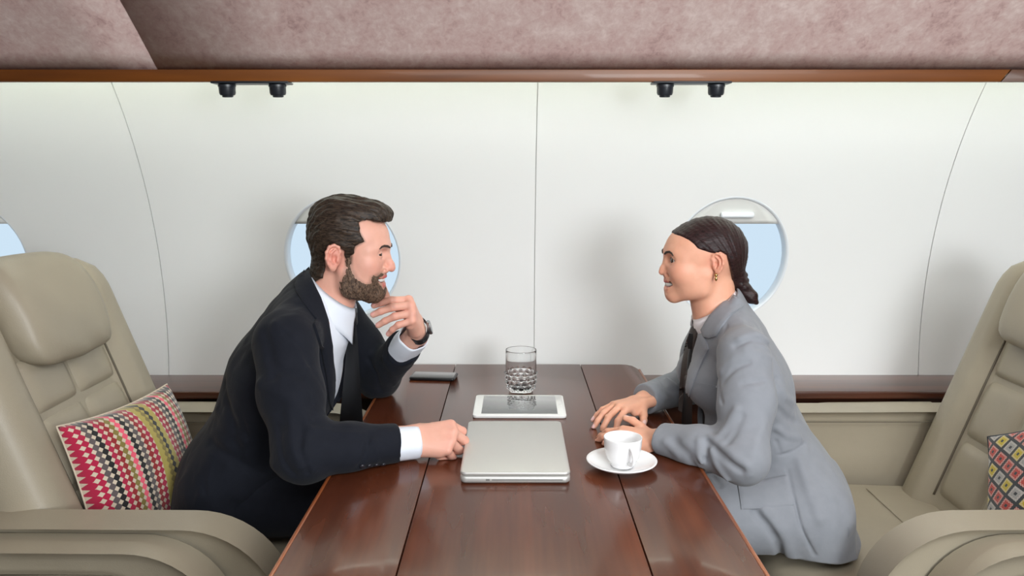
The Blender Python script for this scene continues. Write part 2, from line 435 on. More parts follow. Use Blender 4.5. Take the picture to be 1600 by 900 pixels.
# phone
ph = empty('phone', (0, 0, 0)); pc = atZ(676, 590, TZ); ph.location = (pc[0] + 0.004, pc[1] - 0.004, TZ); ph.rotation_euler = (0, 0, -0.10)
tag(ph, 'black smartphone lying face up by the man\'s elbow', 'phone')
M['phone_body'] = plain('phone_black', rgb(22, 22, 23), 0.3)
M['phone_glass'] = plain('phone_glass', rgb(40, 40, 40), 0.12, 0.0, Coat_Weight=0.6)
slab('case', -0.069, 0.069, -0.037, 0.037, 0.0, 0.010, 0.008, M['phone_body'], ph, 0.003)
slab('screen', -0.064, 0.064, -0.0325, 0.0325, 0.0098, 0.0104, 0.005, M['phone_glass'], ph, 0.0003)
box('port', 0.0686, 0.0696, -0.004, 0.004, 0.004, 0.006, M['alu_dark'], ph)

# cup and saucer
M['porcelain'] = plain('white_porcelain', rgb(246, 246, 246), 0.12, 0.0, Coat_Weight=0.3)
sc = atZ(971, 733, TZ); sau = empty('saucer', (sc[0], sc[1], TZ)); tag(sau, 'white porcelain saucer under the coffee cup', 'saucer')
SR = 0.0745
from_bm('plate', lathe_bm([(0, 0.004), (0.024, 0.004), (0.026, 0.0), (0.031, 0.0), (0.033, 0.004), (0.052, 0.0085), (0.068, 0.0165), (SR, 0.0205), (SR + 0.0006, 0.0222), (SR - 0.001, 0.0232), (0.067, 0.0195), (0.05, 0.0118), (0.033, 0.0078), (0.026, 0.0070), (0.0245, 0.0062), (0, 0.0062)], 72), M['porcelain'], sau)
cup = empty('coffee_cup', (sc[0] + 0.002, sc[1] + 0.002, TZ + 0.0070)); tag(cup, 'white porcelain coffee cup standing on the saucer', 'cup')
prof = [(0, 0.003), (0.019, 0.003), (0.0205, 0.0), (0.0235, 0.0), (0.0245, 0.0035), (0.024, 0.006), (0.0285, 0.010), (0.0345, 0.020), (0.0378, 0.032), (0.0396, 0.046), (0.0404, 0.060), (0.0406, 0.0635), (0.0398, 0.0646), (0.0388, 0.0636), (0.0380, 0.048), (0.0358, 0.032), (0.0318, 0.020), (0.024, 0.0115), (0.012, 0.0085), (0, 0.008)]
from_bm('bowl', lathe_bm(prof, 72), M['porcelain'], cup)
M['coffee'] = plain('coffee', rgb(70, 40, 22), 0.1)
cf = from_bm('coffee_rest', lathe_bm([(0, 0.0125), (0.0245, 0.0125), (0.0248, 0.0118)], 40), M['coffee'], cup)
hp = []
for k in range(15):
    a = math.radians(-78 + 160 * k / 14)
    hp.append((0.0365 + 0.021 * math.cos(a) - 0.002 * (k / 14 < 0.2), 0.0, 0.034 + 0.018 * math.sin(a)))
hp = [(0.032, 0, 0.0165)] + hp + [(0.0375, 0, 0.053)]
hn = from_bm('handle', tube_bm(hp, [0.0042] * len(hp), 12), M['porcelain'], cup)
hn.rotation_euler = (0, 0, math.radians(-74))

# tumbler with cut lower half
n = NB('clear_glass'); n.set(Base_Color=(0.985, 0.99, 0.99, 1), Roughness=0.0, IOR=1.36, Transmission_Weight=1.0); M['glass'] = n.m
gp = atZ(814, 611, TZ); gl = empty('glass_tumbler', (gp[0], gp[1], TZ)); tag(gl, 'clear cut-glass tumbler with a faceted lower half behind the tablet', 'glass')
bm = bmesh.new(); NA = 112
def gr(z):                                  # outer radius
    return 0.0375 + 0.0065 * min(z / 0.05, 1.0) if z > 0.008 else 0.0335 + 0.004 * (z / 0.008)
rings = [[(0.030 * math.cos(2 * math.pi * k / NA), 0.030 * math.sin(2 * math.pi * k / NA), 0.0) for k in range(NA)]]
zz = list(np.linspace(0.001, 0.062, 44)) + list(np.linspace(0.066, 0.121, 8))
for z in zz:
    ring = []
    for k in range(NA):
        a = 2 * math.pi * k / NA
        r = gr(z)
        if 0.006 < z < 0.062:
            row = (z - 0.006) / 0.0140; ri = int(row); fz = row - ri
            ca = (k / NA * 14 + 0.5 * (ri % 2)) % 1.0
            d = max(0.0, 1 - (abs(ca - 0.5) * 2 + abs(fz - 0.5) * 2))
            r += 0.0050 * d
        ring.append((r * math.cos(a), r * math.sin(a), z))
    rings.append(ring)
for r, z in ((0.0435, 0.1222), (0.0422, 0.1215), (0.0418, 0.10), (0.0412, 0.066), (0.0385, 0.030), (0.036, 0.018), (0.030, 0.0145)):
    rings.append([(r * math.cos(2 * math.pi * k / NA), r * math.sin(2 * math.pi * k / NA), z) for k in range(NA)])
loft_bm(rings, True, True, bm)
from_bm('tumbler_body', bm, M['glass'], gl, sharp=30)
# ================================================================ seats
def rext(name, prof, y0, y1, r, mat, parent, seg=6):
    P = [np.array(p, float) for p in prof]; n = len(P)
    area = sum(P[i][0] * P[(i + 1) % n][1] - P[(i + 1) % n][0] * P[i][1] for i in range(n)); sg = 1 if area > 0 else -1
    nrm = []
    for i in range(n):
        t = P[(i + 1) % n] - P[i - 1]; t /= np.linalg.norm(t) + 1e-9
        nrm.append(np.array([t[1], -t[0]]) * sg)
    rings = []
    def ring(y, ins): rings.append([(p[0] - q[0] * ins, y, p[1] - q[1] * ins) for p, q in zip(P, nrm)])
    for k in range(seg + 1):
        a = math.pi / 2 * k / seg; ring(y0 + r * (1 - math.sin(a)), r * (1 - math.sqrt(max(0, 1 - (1 - math.sin(a)) ** 2))))
    for k in range(1, 5): ring(y0 + r + (y1 - y0 - 2 * r) * k / 5, 0)
    for k in range(seg, -1, -1):
        a = math.pi / 2 * k / seg; ring(y1 - r * (1 - math.sin(a)), r * (1 - math.sqrt(max(0, 1 - (1 - math.sin(a)) ** 2))))
    return from_bm(name, loft_bm(rings), mat, parent, sharp=60)
SL = 0.36                                     # recline: x falls by SL per metre of height
def bx(z): return -SL * (z - 0.46)
def make_seat(name, loc, rz, label, far, arm_dx=0.0):
    S = empty(name, loc, rz); tag(S, label, 'seat', 'cream leather club seats')
    L = M['leather']
    # backrest shell with side bolsters
    rings = []
    N = 44
    H = 0.66
    for i in range(30):
        w = i / 29.0
        z = 0.40 + (1.110 - 0.40) * w
        top = max(0.0, (w - 0.88) / 0.12)
        rnd = math.sqrt(max(0.0, 1 - top * top)) if top < 1 else 0.0
        hw = 0.328 - 0.006 * w - 0.045 * (1 - rnd)
        th = (0.15 - 0.03 * w) * (0.25 + 0.75 * rnd)
        fr = []; bk = []
        for k in range(N):
            y = -hw + 2 * hw * k / (N - 1)
            q = abs(y) / hw
            edge = math.sqrt(max(0.0, 1 - max(0, (q - 0.80) / 0.20) ** 2))
            bol = max(0.0, min(1.0, (abs(y) - 0.165) / 0.06)); bol = bol * bol * (3 - 2 * bol)
            d = (-0.030 + 0.040 * bol) - 0.075 * (1 - edge) - 0.035 * (1 - rnd)
            fr.append((bx(z) + d, y, z + 0.010 * (1 - q * q) * w))
        for k in range(N - 2, 0, -1):
            y = -hw + 2 * hw * k / (N - 1)
            q = abs(y) / hw
            bk.append((bx(z) - 0.075 - th * (1 - 0.5 * q ** 4), y, z))
        rings.append(fr + bk)
    back = from_bm('backrest', loft_bm(rings), L, S, sharp=65)
    # quilted panels on the back: two columns, three rows
    rows = ((0.803, 0.930), (0.636, 0.797), (0.47, 0.630))
    for (z0, z1) in rows:
        for (y0, y1) in ((-0.180, -0.0015), (0.0015, 0.180)):
            G = 12; rg = []
            for i in range(G + 1):
                row = []
                for j in range(G + 1):
                    a, b2 = i / G * 2 - 1, j / G * 2 - 1
                    z = (z0 + z1) / 2 + (z1 - z0) / 2 * a; y = (y0 + y1) / 2 + (y1 - y0) / 2 * b2
                    puff = (1 - abs(a) ** 5) ** 0.6 * (1 - abs(b2) ** 5) ** 0.6 if abs(a) < 1 and abs(b2) < 1 else 0
                    row.append((bx(z) - 0.034 + 0.020 * puff, y, z + 0.004 * puff))
                rg.append(row)
            from_bm('back_panel', loft_bm(rg, closed=False, caps=False), L, S)
    for s in (-1, 1):
        pts = [(bx(z) - 0.0195, s * 0.1815, z) for z in np.linspace(0.47, 0.93, 16)]
        from_bm('piping', tube_bm(pts, 0.0028, 8), M['leather_seam'], S)
    # headrest: a fat pillow
    G = 22; top = []; rings = []
    for i in range(G + 1):                    # around the section
        pass
    for j in range(27):
        b2 = j / 26 * 2 - 1
        y = 0.172 * (math.sin(b2 * math.pi / 2) * 0.45 + b2 * 0.55)
        k = (max(0.0, 1 - abs(b2) ** 5)) ** 0.5
        ring = []
        for i in range(28):
            a = 2 * math.pi * i / 28
            ca, sa = math.cos(a), math.sin(a)
            se = lambda v, e: math.copysign(abs(v) ** e, v)
            zz = 1.026 + (0.032 + 0.088 * k) * se(sa, 0.75) + 0.006 * math.sin(9 * y + 2 * sa) * k
            xx = bx(zz) - 0.004 + (0.008 + 0.052 * k) * se(ca, 0.7) - 0.012 * max(0, sa) * k + 0.004 * math.sin(47 * y + 5 * sa) * k * max(0, -sa)
            ring.append((xx, y, zz))
        rings.append(ring)
    from_bm('headrest', loft_bm(rings), L, S, sharp=70)
    # cushion
    prof = [(-0.06, 0.28), (0.50, 0.28), (0.535, 0.31), (0.55, 0.36), (0.54, 0.42), (0.505, 0.440), (0.40, 0.453), (0.2, 0.449), (0.05, 0.444), (-0.06, 0.440)]
    rext('seat_cushion', prof, -0.305, 0.305, 0.05, L, S)
    for xs in (0.12, 0.30):
        from_bm('cushion_seam', tube_bm([(xs, y, 0.4490) for y in np.linspace(-0.27, 0.27, 9)], 0.0012, 6), M['leather'], S)
    rext('seat_base', [(-0.10, 0.12), (0.40, 0.12), (0.44, 0.16), (0.46, 0.28), (-0.12, 0.28)], -0.30, 0.30, 0.02, L, S)
    box('pedestal', 0.0, 0.36, -0.2, 0.2, 0.0, 0.12, M['black_plastic'], S, 0.01, 2)
    # armrests: inner top pad and an outer, shorter pad
    def arc(x0, z0, rx, rz, a0, a1, n=12):
        return [(x0 + rx * math.cos(math.radians(a0 + (a1 - a0) * k / n)), z0 + rz * math.sin(math.radians(a0 + (a1 - a0) * k / n))) for k in range(n + 1)]
    for s in (-1, 1):
        ex = 0.13 if s == far else 0.0
        A = empty('armrest', (0, 0, 0) if s == far else (arm_dx, 0, -0.012), 0, S)
        p1 = [(-0.12, 0.24), (0.42 + ex, 0.24), (0.43 + ex, 0.30)] + arc(0.245 + ex, 0.475, 0.195, 0.185, 0, 90)[0:] + [(0.10, 0.661), (-0.02, 0.662), (-0.16, 0.662), (-0.16, 0.50)]
        p2 = [(-0.10, 0.20), (0.33, 0.20), (0.34, 0.30)] + arc(0.165, 0.465, 0.185, 0.178, 0, 90) + [(0.05, 0.644), (-0.05, 0.645), (-0.15, 0.645), (-0.15, 0.45)]
        y0, y1 = (0.312, 0.405) if s > 0 else (-0.405, -0.312)
        rext('top_pad', p1, y0, y1, 0.028, L, A)
        y0, y1 = (0.385, 0.470) if s > 0 else (-0.470, -0.385)
        rext('outer_pad', p2, y0, y1, 0.034, L, A)
        yy = s * 0.4715
        sp = [(-0.13, yy, 0.600), (0.05, yy, 0.600), (0.14, yy, 0.598)] + [(x - 0.03, yy, z - 0.035) for x, z in arc(0.165, 0.465, 0.155, 0.165, 80, 10, 8)]
        from_bm('side_piping', tube_bm(sp, 0.003, 8), M['leather_seam'], A)
        ys = s * 0.330
        from_bm('inner_seam', tube_bm([(x, s * 0.3125, 0.632) for x in np.linspace(-0.15, 0.26 + ex, 8)], 0.0014, 6), M['leather_seam'], A)
    return S
SEAT_Y = 1.885
make_seat('seat', (-0.905, SEAT_Y, 0), 0.0, 'cream leather seat on the left, behind the man', 1)
make_seat('seat', (1.130, SEAT_Y, 0), math.pi, 'cream leather seat on the right, behind the woman', -1, -0.035)

# ================================================================ throw pillows
def pillow(name, center, uax, vax, su, sv, th, mat, label, cat='pillow', front=1):
    u = np.array(uax, float); u /= np.linalg.norm(u); v = np.array(vax, float); v -= u * v.dot(u); v /= np.linalg.norm(v); w = np.cross(u, v)
    G = 40
    bm = bmesh.new(); uvl = bm.loops.layers.uv.new('UVMap'); info = {}
    def sheet(sgn):
        R = []
        for i in range(G + 1):
            row = []
            for j in range(G + 1):
                a, b2 = i / G * 2 - 1, j / G * 2 - 1
                pin = 1 - 0.075 * (1 - b2 * b2) * (abs(a) ** 6)     # sides drawn in between the corners
                pin2 = 1 - 0.075 * (1 - a * a) * (abs(b2) ** 6)
                t = ((1 - a * a) * (1 - b2 * b2)) ** 0.42 * (th if sgn * front > 0 else 0.022)
                t += 0.004 * math.sin(7 * a + 3 * b2 + sgn) * (1 - a * a) * (1 - b2 * b2)
                vt = bm.verts.new((su / 2 * a * pin, sv / 2 * b2 * pin2, sgn * t)); info[vt] = (a * 0.5 + 0.5, b2 * 0.5 + 0.5)
                row.append(vt)
            R.append(row)
        for i in range(G):
            for j in range(G):
                f = bm.faces.new((R[i][j], R[i + 1][j], R[i + 1][j + 1], R[i][j + 1]) if sgn > 0 else (R[i][j], R[i][j + 1], R[i + 1][j + 1], R[i + 1][j]))
                for lp in f.loops: lp[uvl].uv = info[lp.vert]
    sheet(1); sheet(-1)
    bmesh.ops.remove_doubles(bm, verts=bm.verts, dist=0.0004)
    P = empty(name, center)
    P.rotation_euler = Matrix((u, v, w)).transposed().to_euler()
    tag(P, label, cat)
    from_bm('cover', bm, mat, P)
    e = []
    for i in range(G + 1): e.append((i / G * 2 - 1, -1))
    for i in range(1, G + 1): e.append((1, i / G * 2 - 1))
    for i in range(1, G + 1): e.append((1 - i / G * 2, 1))
    for i in range(1, G): e.append((-1, 1 - i / G * 2))
    pts = [(su / 2 * a * (1 - 0.075 * (1 - b2 * b2) * abs(a) ** 6), sv / 2 * b2 * (1 - 0.075 * (1 - a * a) * abs(b2) ** 6), 0) for a, b2 in e]
    from_bm('seam_edge', tube_bm(pts + pts[:1], 0.0022, 6), mat, P)
    return P
# zigzag striped cover
n = NB('zigzag_stripe_weave')
tc = n.n('ShaderNodeTexCoord'); sx = n.n('ShaderNodeSeparateXYZ'); n.l(tc.outputs['UV'], sx.inputs[0])
NC = 27.0
fu = n.math('MULTIPLY', sx.outputs[0], NC); fv = n.math('MULTIPLY', sx.outputs[1], 24.0)
ci = n.math('FLOOR', fu); fx = n.math('FRACT', fu); fy = n.math('FRACT', fv)
dm = n.math('ADD', n.math('ABSOLUTE', n.math('SUBTRACT', fx, 0.5)), n.math('ABSOLUTE', n.math('SUBTRACT', fy, 0.5)))
R_, K_, G_, Y_, P_, C_ = rgb(172, 22, 62)[:3], rgb(24, 22, 24)[:3], rgb(92, 82, 82)[:3], rgb(176, 158, 74)[:3], rgb(236, 88, 112)[:3], rgb(132, 116, 52)[:3]
D_ = rgb(150, 28, 34)[:3]
seq = [R_, R_, G_, K_, R_, D_, C_, P_, K_, G_, D_, R_, Y_, C_, K_, Y_, R_, D_, G_, K_, P_, C_, D_, K_, G_, K_, R_]
base = n.ramp(n.math('DIVIDE', n.math('ADD', ci, 0.5), NC), [(i / 27.0, c) for i, c in enumerate(seq)], 'CONSTANT')
yel = n.ramp(n.math('DIVIDE', n.math('ADD', ci, 0.5), NC), [(0, rgb(206, 190, 168)[:3]), (12 / 27.0, Y_), (16 / 27.0, rgb(206, 190, 168)[:3])], 'CONSTANT')
msk = n.math('LESS_THAN', dm, 0.60)
col = n.mix(msk, yel, base)
n.set(Base_Color=col, Roughness=0.9, Sheen_Weight=0.3)
n.bump(n.math('MULTIPLY', msk, n.noise(n.coords((1, 1, 1)), 500, 2)), 0.4, 0.002)
M['pillow_zigzag'] = n.m
# diamond stitched cover
n = NB('diamond_stitch_weave')
tc = n.n('ShaderNodeTexCoord'); mp = n.n('ShaderNodeMapping'); mp.inputs['Rotation'].default_value = (0, 0, math.radians(45)); mp.inputs['Scale'].default_value = (8.5, 8.5, 1)
n.l(tc.outputs['UV'], mp.inputs[0]); sx = n.n('ShaderNodeSeparateXYZ'); n.l(mp.outputs[0], sx.inputs[0])
iu, iv = n.math('FLOOR', sx.outputs[0]), n.math('FLOOR', sx.outputs[1]); fx, fy = n.math('FRACT', sx.outputs[0]), n.math('FRACT', sx.outputs[1])
cx = n.math('MAXIMUM', n.math('ABSOLUTE', n.math('SUBTRACT', fx, 0.5)), n.math('ABSOLUTE', n.math('SUBTRACT', fy, 0.5)))
hsh = n.math('FRACT', n.math('MULTIPLY', n.math('ADD', n.math('ADD', iu, n.math('MULTIPLY', iv, 2.0)), 30.0), 0.2501))
cell = n.ramp(hsh, [(0, rgb(196, 70, 58)[:3]), (0.24, rgb(206, 182, 38)[:3]), (0.49, rgb(196, 72, 60)[:3]), (0.74, rgb(168, 164, 160)[:3])], 'CONSTANT')
DK = rgb(44, 48, 52)
pix = n.n('ShaderNodeTexChecker'); pix.inputs['Scale'].default_value = 12.0; n.l(mp.outputs[0], pix.inputs['Vector'])
dots = n.math('MULTIPLY', pix.outputs['Fac'], n.math('GREATER_THAN', cx, 0.27))
c1 = n.mix(n.math('MULTIPLY', dots, 0.75), cell, rgb(224, 216, 204))
c2 = n.mix(n.math('GREATER_THAN', cx, 0.39), c1, DK)
c3 = n.mix(n.math('LESS_THAN', cx, 0.10), c2, DK)
n.set(Base_Color=c3, Roughness=0.9, Sheen_Weight=0.3)
n.bump(n.noise(n.coords((1, 1, 1)), 420, 2), 0.4, 0.002)
M['pillow_diamond'] = n.m
# left: leaning on the backrest behind the man
A = np.array([-1.020, 1.655, 0.795]); B = np.array([-0.972, 2.100, 0.766])
uax = B - A; vdir = np.array([0.27, 0.02, -1.0]); vdir /= np.linalg.norm(vdir)
ctr = (A + B) / 2 + vdir * 0.19 + np.array([0.022, 0, 0])
pillow('throw_pillow', ctr, uax, -vdir, 0.45, 0.38, 0.085, M['pillow_zigzag'], 'pink, black and yellow zigzag striped pillow behind the man')
A = np.array([1.190, 1.885, 0.690]); uax = np.array([0.05, -0.36, 0.20]); uax *= 0.38 / np.linalg.norm(uax); vdir = np.array([-0.30, -0.30, -1.0]); vdir -= uax * vdir.dot(uax) / uax.dot(uax); vdir /= np.linalg.norm(vdir)
ctr = A + uax / 2 + vdir * 0.13 + np.array([-0.01, 0, 0])
pillow('throw_pillow', ctr, -uax, -vdir, 0.40, 0.28, 0.06, M['pillow_diamond'], 'red, yellow and grey diamond patterned pillow on the right seat')
# ================================================================ signed-distance modelling for bodies and cloth
f32 = np.float32
def V3(*a): return np.array(a, dtype=f32)
def vlen(d): return np.sqrt(np.einsum('ij,ij->i', d, d))
def s_cone(p, a, b, ra, rb):
    a = np.asarray(a, f32); b = np.asarray(b, f32); ab = b - a; pa = p - a
    t = np.clip(pa @ ab / f32(ab.dot(ab) + 1e-12), 0, 1)
    d = pa - t[:, None] * ab
    return vlen(d) - (f32(ra) + t * f32(rb - ra))
def s_ball(p, c, r): return vlen(p - np.asarray(c, f32)) - f32(r)
def s_ell(p, c, r, R=None):
    q = p - np.asarray(c, f32)
    if R is not None: q = q @ np.asarray(R, f32)
    r = np.asarray(r, f32)
    k0 = vlen(q / r); k1 = vlen(q / (r * r))
    return k0 * (k0 - 1) / (k1 + f32(1e-6))
def s_box(p, c, h, r=0.0, R=None):
    q = p - np.asarray(c, f32)
    if R is not None: q = q @ np.asarray(R, f32)
    q = np.abs(q) - (np.asarray(h, f32) - f32(r))
    return vlen(np.maximum(q, 0)) + np.minimum(q.max(1), 0) - f32(r)
def smin(a, b, k):
    h = np.maximum(k - np.abs(a - b), 0) / f32(k)
    return np.minimum(a, b) - h * h * f32(k * 0.25)
def smax(a, b, k): return -smin(-a, -b, k)
def U(k, *ds):
    o = ds[0]
    for d in ds[1:]: o = smin(o, d, k)
    return o
def s_chain(p, pts, rs, k=0.012):
    o = None
    for i in range(len(pts) - 1):
        d = s_cone(p, pts[i], pts[i + 1], rs[i], rs[i + 1])
        o = d if o is None else smin(o, d, k)
    return o
def s_scone(p, ym, ky, a, b, ra, rb):
    """round cone with an elliptic section: y squeezed by ky about ym"""
    q = p.copy(); q[:, 1] = (q[:, 1] - ym) * ky + ym
    return s_cone(q, a, b, ra, rb)
def rot(ax, deg):
    return np.array(Matrix.Rotation(math.radians(deg), 3, ax), dtype=f32)
def poly_sd(x, z, poly):
    """signed distance to a closed 2d polygon (negative inside)"""
    P = np.asarray(poly, f32); n = len(P)
    d = np.full(x.shape, 1e9, f32); s = np.ones(x.shape, f32)
    j = n - 1
    for i in range(n):
        ex, ez = P[j] - P[i]; wx = x - P[i][0]; wz = z - P[i][1]
        t = np.clip((wx * ex + wz * ez) / (ex * ex + ez * ez + 1e-12), 0, 1)
        bx_ = wx - ex * t; bz_ = wz - ez * t
        d = np.minimum(d, bx_ * bx_ + bz_ * bz_)
        c1 = z >= P[i][1]; c2 = z < P[j][1]; c3 = ex * wz > ez * wx
        flip = (c1 & c2 & c3) | (~c1 & ~c2 & ~c3)
        s = np.where(flip, -s, s); j = i
    return s * np.sqrt(d)
_rng = np.random.RandomState(7)
_NK = [(_rng.normal(size=(7, 3)).astype(f32), _rng.uniform(0, 6.28, 7).astype(f32)) for _ in range(4)]
def nz(p, sc, seed=0):
    """smooth pseudo noise about -1..1; sc scalar or per-axis frequency (1/m)"""
    K, ph = _NK[seed % 4]
    q = p * np.asarray(sc, f32)
    o = np.zeros(len(p), f32); w = np.zeros(len(p), f32)
    for i in range(7):
        w = np.sin(q @ K[i] + ph[i] + 1.3 * w); o += w
    return o / 3.2
def smooth01(x, a, b):
    t = np.clip((x - a) / (b - a), 0, 1); return t * t * (3 - 2 * t)

def mesh_sdf(f, lo, hi, h, B=8, margin=0.0):
    lo = np.array(lo, float); n = np.ceil((np.array(hi, float) - lo) / h / B).astype(int) * B
    nb = n // B
    g = np.stack(np.meshgrid(*[np.arange(k) for k in nb], indexing='ij'), -1).reshape(-1, 3)
    cen = (lo + (g + 0.5) * B * h).astype(f32)
    dc = f(cen)
    act = np.abs(dc) < (B * h * 0.5 * 1.75 * 1.25 + margin)
    D = np.empty(tuple(n), f32)
    sgn = np.where(dc < 0, f32(-1), f32(1)).reshape(tuple(nb))
    D[:] = np.repeat(np.repeat(np.repeat(sgn, B, 0), B, 1), B, 2)
    ga = g[act]
    off = np.stack(np.meshgrid(*[np.arange(B)] * 3, indexing='ij'), -1).reshape(-1, 3)
    CH = 400
    for s in range(0, len(ga), CH):
        idx = (ga[s:s + CH, None, :] * B + off[None]).reshape(-1, 3)
        d = f((lo + idx * h).astype(f32))
        D[idx[:, 0], idx[:, 1], idx[:, 2]] = d
    ins = D < 0
    nx, ny, nz_ = D.shape
    cnt = np.zeros((nx - 1, ny - 1, nz_ - 1), np.uint8)
    for a in (0, 1):
        for b in (0, 1):
            for c in (0, 1): cnt += ins[a:nx - 1 + a, b:ny - 1 + b, c:nz_ - 1 + c]
    cells = np.argwhere((cnt > 0) & (cnt < 8))
    vid = np.full(cnt.shape, -1, np.int32); vid[cells[:, 0], cells[:, 1], cells[:, 2]] = np.arange(len(cells))
    acc = np.zeros((len(cells), 3)); num = np.zeros(len(cells))
    cor = [(a, b, c) for a in (0, 1) for b in (0, 1) for c in (0, 1)]
    val = {c: D[cells[:, 0] + c[0], cells[:, 1] + c[1], cells[:, 2] + c[2]] for c in cor}
    for c in cor:
        for ax in range(3):
            if c[ax]: continue
            c2 = list(c); c2[ax] = 1; c2 = tuple(c2)
            a, b = val[c], val[c2]
            m = (a < 0) != (b < 0)
            t = np.where(m, a / np.where(m, a - b, 1), 0)
            pt = np.repeat(np.array([c], float), len(cells), 0); pt[:, ax] = t
            acc += pt * m[:, None]; num += m
    verts = lo + (cells + acc / num[:, None]) * h
    quads = []
    for ax in range(3):
        sl0 = [slice(None)] * 3; sl1 = [slice(None)] * 3
        sl0[ax] = slice(0, -1); sl1[ax] = slice(1, None)
        A, Bv = ins[tuple(sl0)], ins[tuple(sl1)]
        e = np.argwhere(A != Bv)
        o1, o2 = (ax + 1) % 3, (ax + 2) % 3
        e = e[(e[:, o1] > 0) & (e[:, o2] > 0) & (e[:, o1] < D.shape[o1] - 1) & (e[:, o2] < D.shape[o2] - 1)]
        if not len(e): continue
        fl = A[e[:, 0], e[:, 1], e[:, 2]]
        def cv(d1, d2):
            q = e.copy(); q[:, o1] -= d1; q[:, o2] -= d2
            return vid[q[:, 0], q[:, 1], q[:, 2]]
        q = np.stack([cv(1, 1), cv(0, 1), cv(0, 0), cv(1, 0)], 1)
        q[~fl] = q[~fl][:, ::-1]
        quads.append(q)
    quads = np.concatenate(quads)
    quads = quads[(quads >= 0).all(1)]
    return verts, quads
def relax(verts, quads, it=1, lam=0.5):
    for _ in range(it):
        s = np.zeros_like(verts); n = np.zeros(len(verts))
        for a in range(4):
            np.add.at(s, quads[:, a], verts[quads[:, (a + 1) % 4]] + verts[quads[:, a - 1]]); np.add.at(n, quads[:, a], 2)
        verts = verts + lam * (s / np.maximum(n, 1)[:, None] - verts)
    return verts
def arr_mesh(name, verts, quads, mats, parent=None, cols=None):
    me = bpy.data.meshes.new(name)
    me.vertices.add(len(verts)); me.vertices.foreach_set('co', np.asarray(verts, f32).ravel())
    me.loops.add(quads.size); me.loops.foreach_set('vertex_index', quads.astype(np.int32).ravel())
    me.polygons.add(len(quads)); me.polygons.foreach_set('loop_start', np.arange(0, quads.size, 4, dtype=np.int32))
    me.update(calc_edges=True)
    if cols is not None:
        at = me.color_attributes.new('Col', 'FLOAT_COLOR', 'POINT')
        c4 = np.ones((len(verts), 4), f32); c4[:, :3] = cols
        at.data.foreach_set('color', c4.ravel())
    return link_mesh(name, me, mats, parent, True)
def sdf_obj(name, f, lo, hi, h, mat, parent, smooth_it=1, colf=None, margin=0.0):
    v, q = mesh_sdf(f, lo, hi, h, margin=margin)
    if smooth_it: v = relax(v, q, smooth_it, 0.5)
    return arr_mesh(name, v, q, mat, parent, colf(v.astype(f32)) if colf else None)
def march(f, org, dirs, t0=0.6, t1=3.2, it=60):
    """sphere-trace rays (origin array, dir array) on to the surface f=0"""
    dirs = dirs / np.linalg.norm(dirs, axis=1, keepdims=True)
    t = np.full(len(dirs), t0, f32)
    for _ in range(it):
        d = f((org + dirs * t[:, None]).astype(f32))
        t = t + np.clip(d * 0.8, -0.02, 0.2)
    ok = np.abs(d) < 0.004
    if not ok.all() and ok.any():            # a line that slips past the edge takes the depth of its nearest neighbour
        bad = np.where(~ok)[0]; good = np.where(ok)[0]
        for i in bad:
            t[i] = t[good[np.argmax(dirs[good] @ dirs[i])]]
    return org + dirs * t[:, None], ok
def grad(f, p, e=0.002):
    p = p.astype(f32); g = np.stack([f(p + V3(*(e if i == k else 0 for i in range(3)))) - f(p - V3(*(e if i == k else 0 for i in range(3)))) for k in range(3)], 1)
    return g / (np.linalg.norm(g, axis=1, keepdims=True) + 1e-9)
def hits(f, pix, **kw):
    R = np.array([ray(*q) for q in pix]); return march(f, CAM[None], R, **kw)[0]
def drape(name, f, poly, mat, parent, off=0.003, thick=0.003, step=3.0, mirror_y=None, sag=None, uvs=None):
    """cut a sheet whose outline is given as sight lines, lay it on surface f with real thickness"""
    pts = [Vector(p) for p in poly]; n = len(pts)
    den = []
    for i in range(n):                       # densify outline
        a, b = pts[i], pts[(i + 1) % n]; m = max(1, int((b - a).length / step))
        den += [a.lerp(b, k / m) for k in range(m)]
    edges = [(i, (i + 1) % len(den)) for i in range(len(den))]
    xs = [p.x for p in den]; ys = [p.y for p in den]
    gx, gy = np.meshgrid(np.arange(min(xs), max(xs), step), np.arange(min(ys), max(ys), step))
    sd = poly_sd(gx.ravel().astype(f32), gy.ravel().astype(f32), [(p.x, p.y) for p in pts])
    inn = [Vector((a, b)) for a, b, d in zip(gx.ravel(), gy.ravel(), sd) if d < -step * 0.5]
    vs, es, fs, *_ = delaunay_2d_cdt(den + inn, edges, [], 1, 1e-4)
    P = hits(f, [(v.x, v.y) for v in vs]); N = grad(f, P)
    bd = np.abs(poly_sd(np.array([v.x for v in vs], f32), np.array([v.y for v in vs], f32), [(p.x, p.y) for p in pts]))
    if mirror_y is not None:
        P = P.copy(); P[:, 1] = 2 * mirror_y - P[:, 1]; N = N.copy(); N[:, 1] *= -1
    top = P + N * (off + thick * (0.45 + 0.55 * np.minimum(bd / 3.0, 1)))[:, None]; bot = P + N * (off - 0.004)
    bm = bmesh.new()
    tv = [bm.verts.new(p) for p in top]; bv = [bm.verts.new(p) for p in bot]
    cnt = {}
    for fc in fs:
        if len(set(fc)) < 3: continue
        bm.faces.new([tv[i] for i in fc]); bm.faces.new([bv[i] for i in reversed(fc)])
        for i in range(len(fc)):
            e = (fc[i], fc[(i + 1) % len(fc)]); cnt[e] = 1
    for (a, b) in list(cnt):
        if (b, a) not in cnt: bm.faces.new((tv[b], tv[a], bv[a], bv[b]))
    return from_bm(name, bm, mat, parent, True, 50)

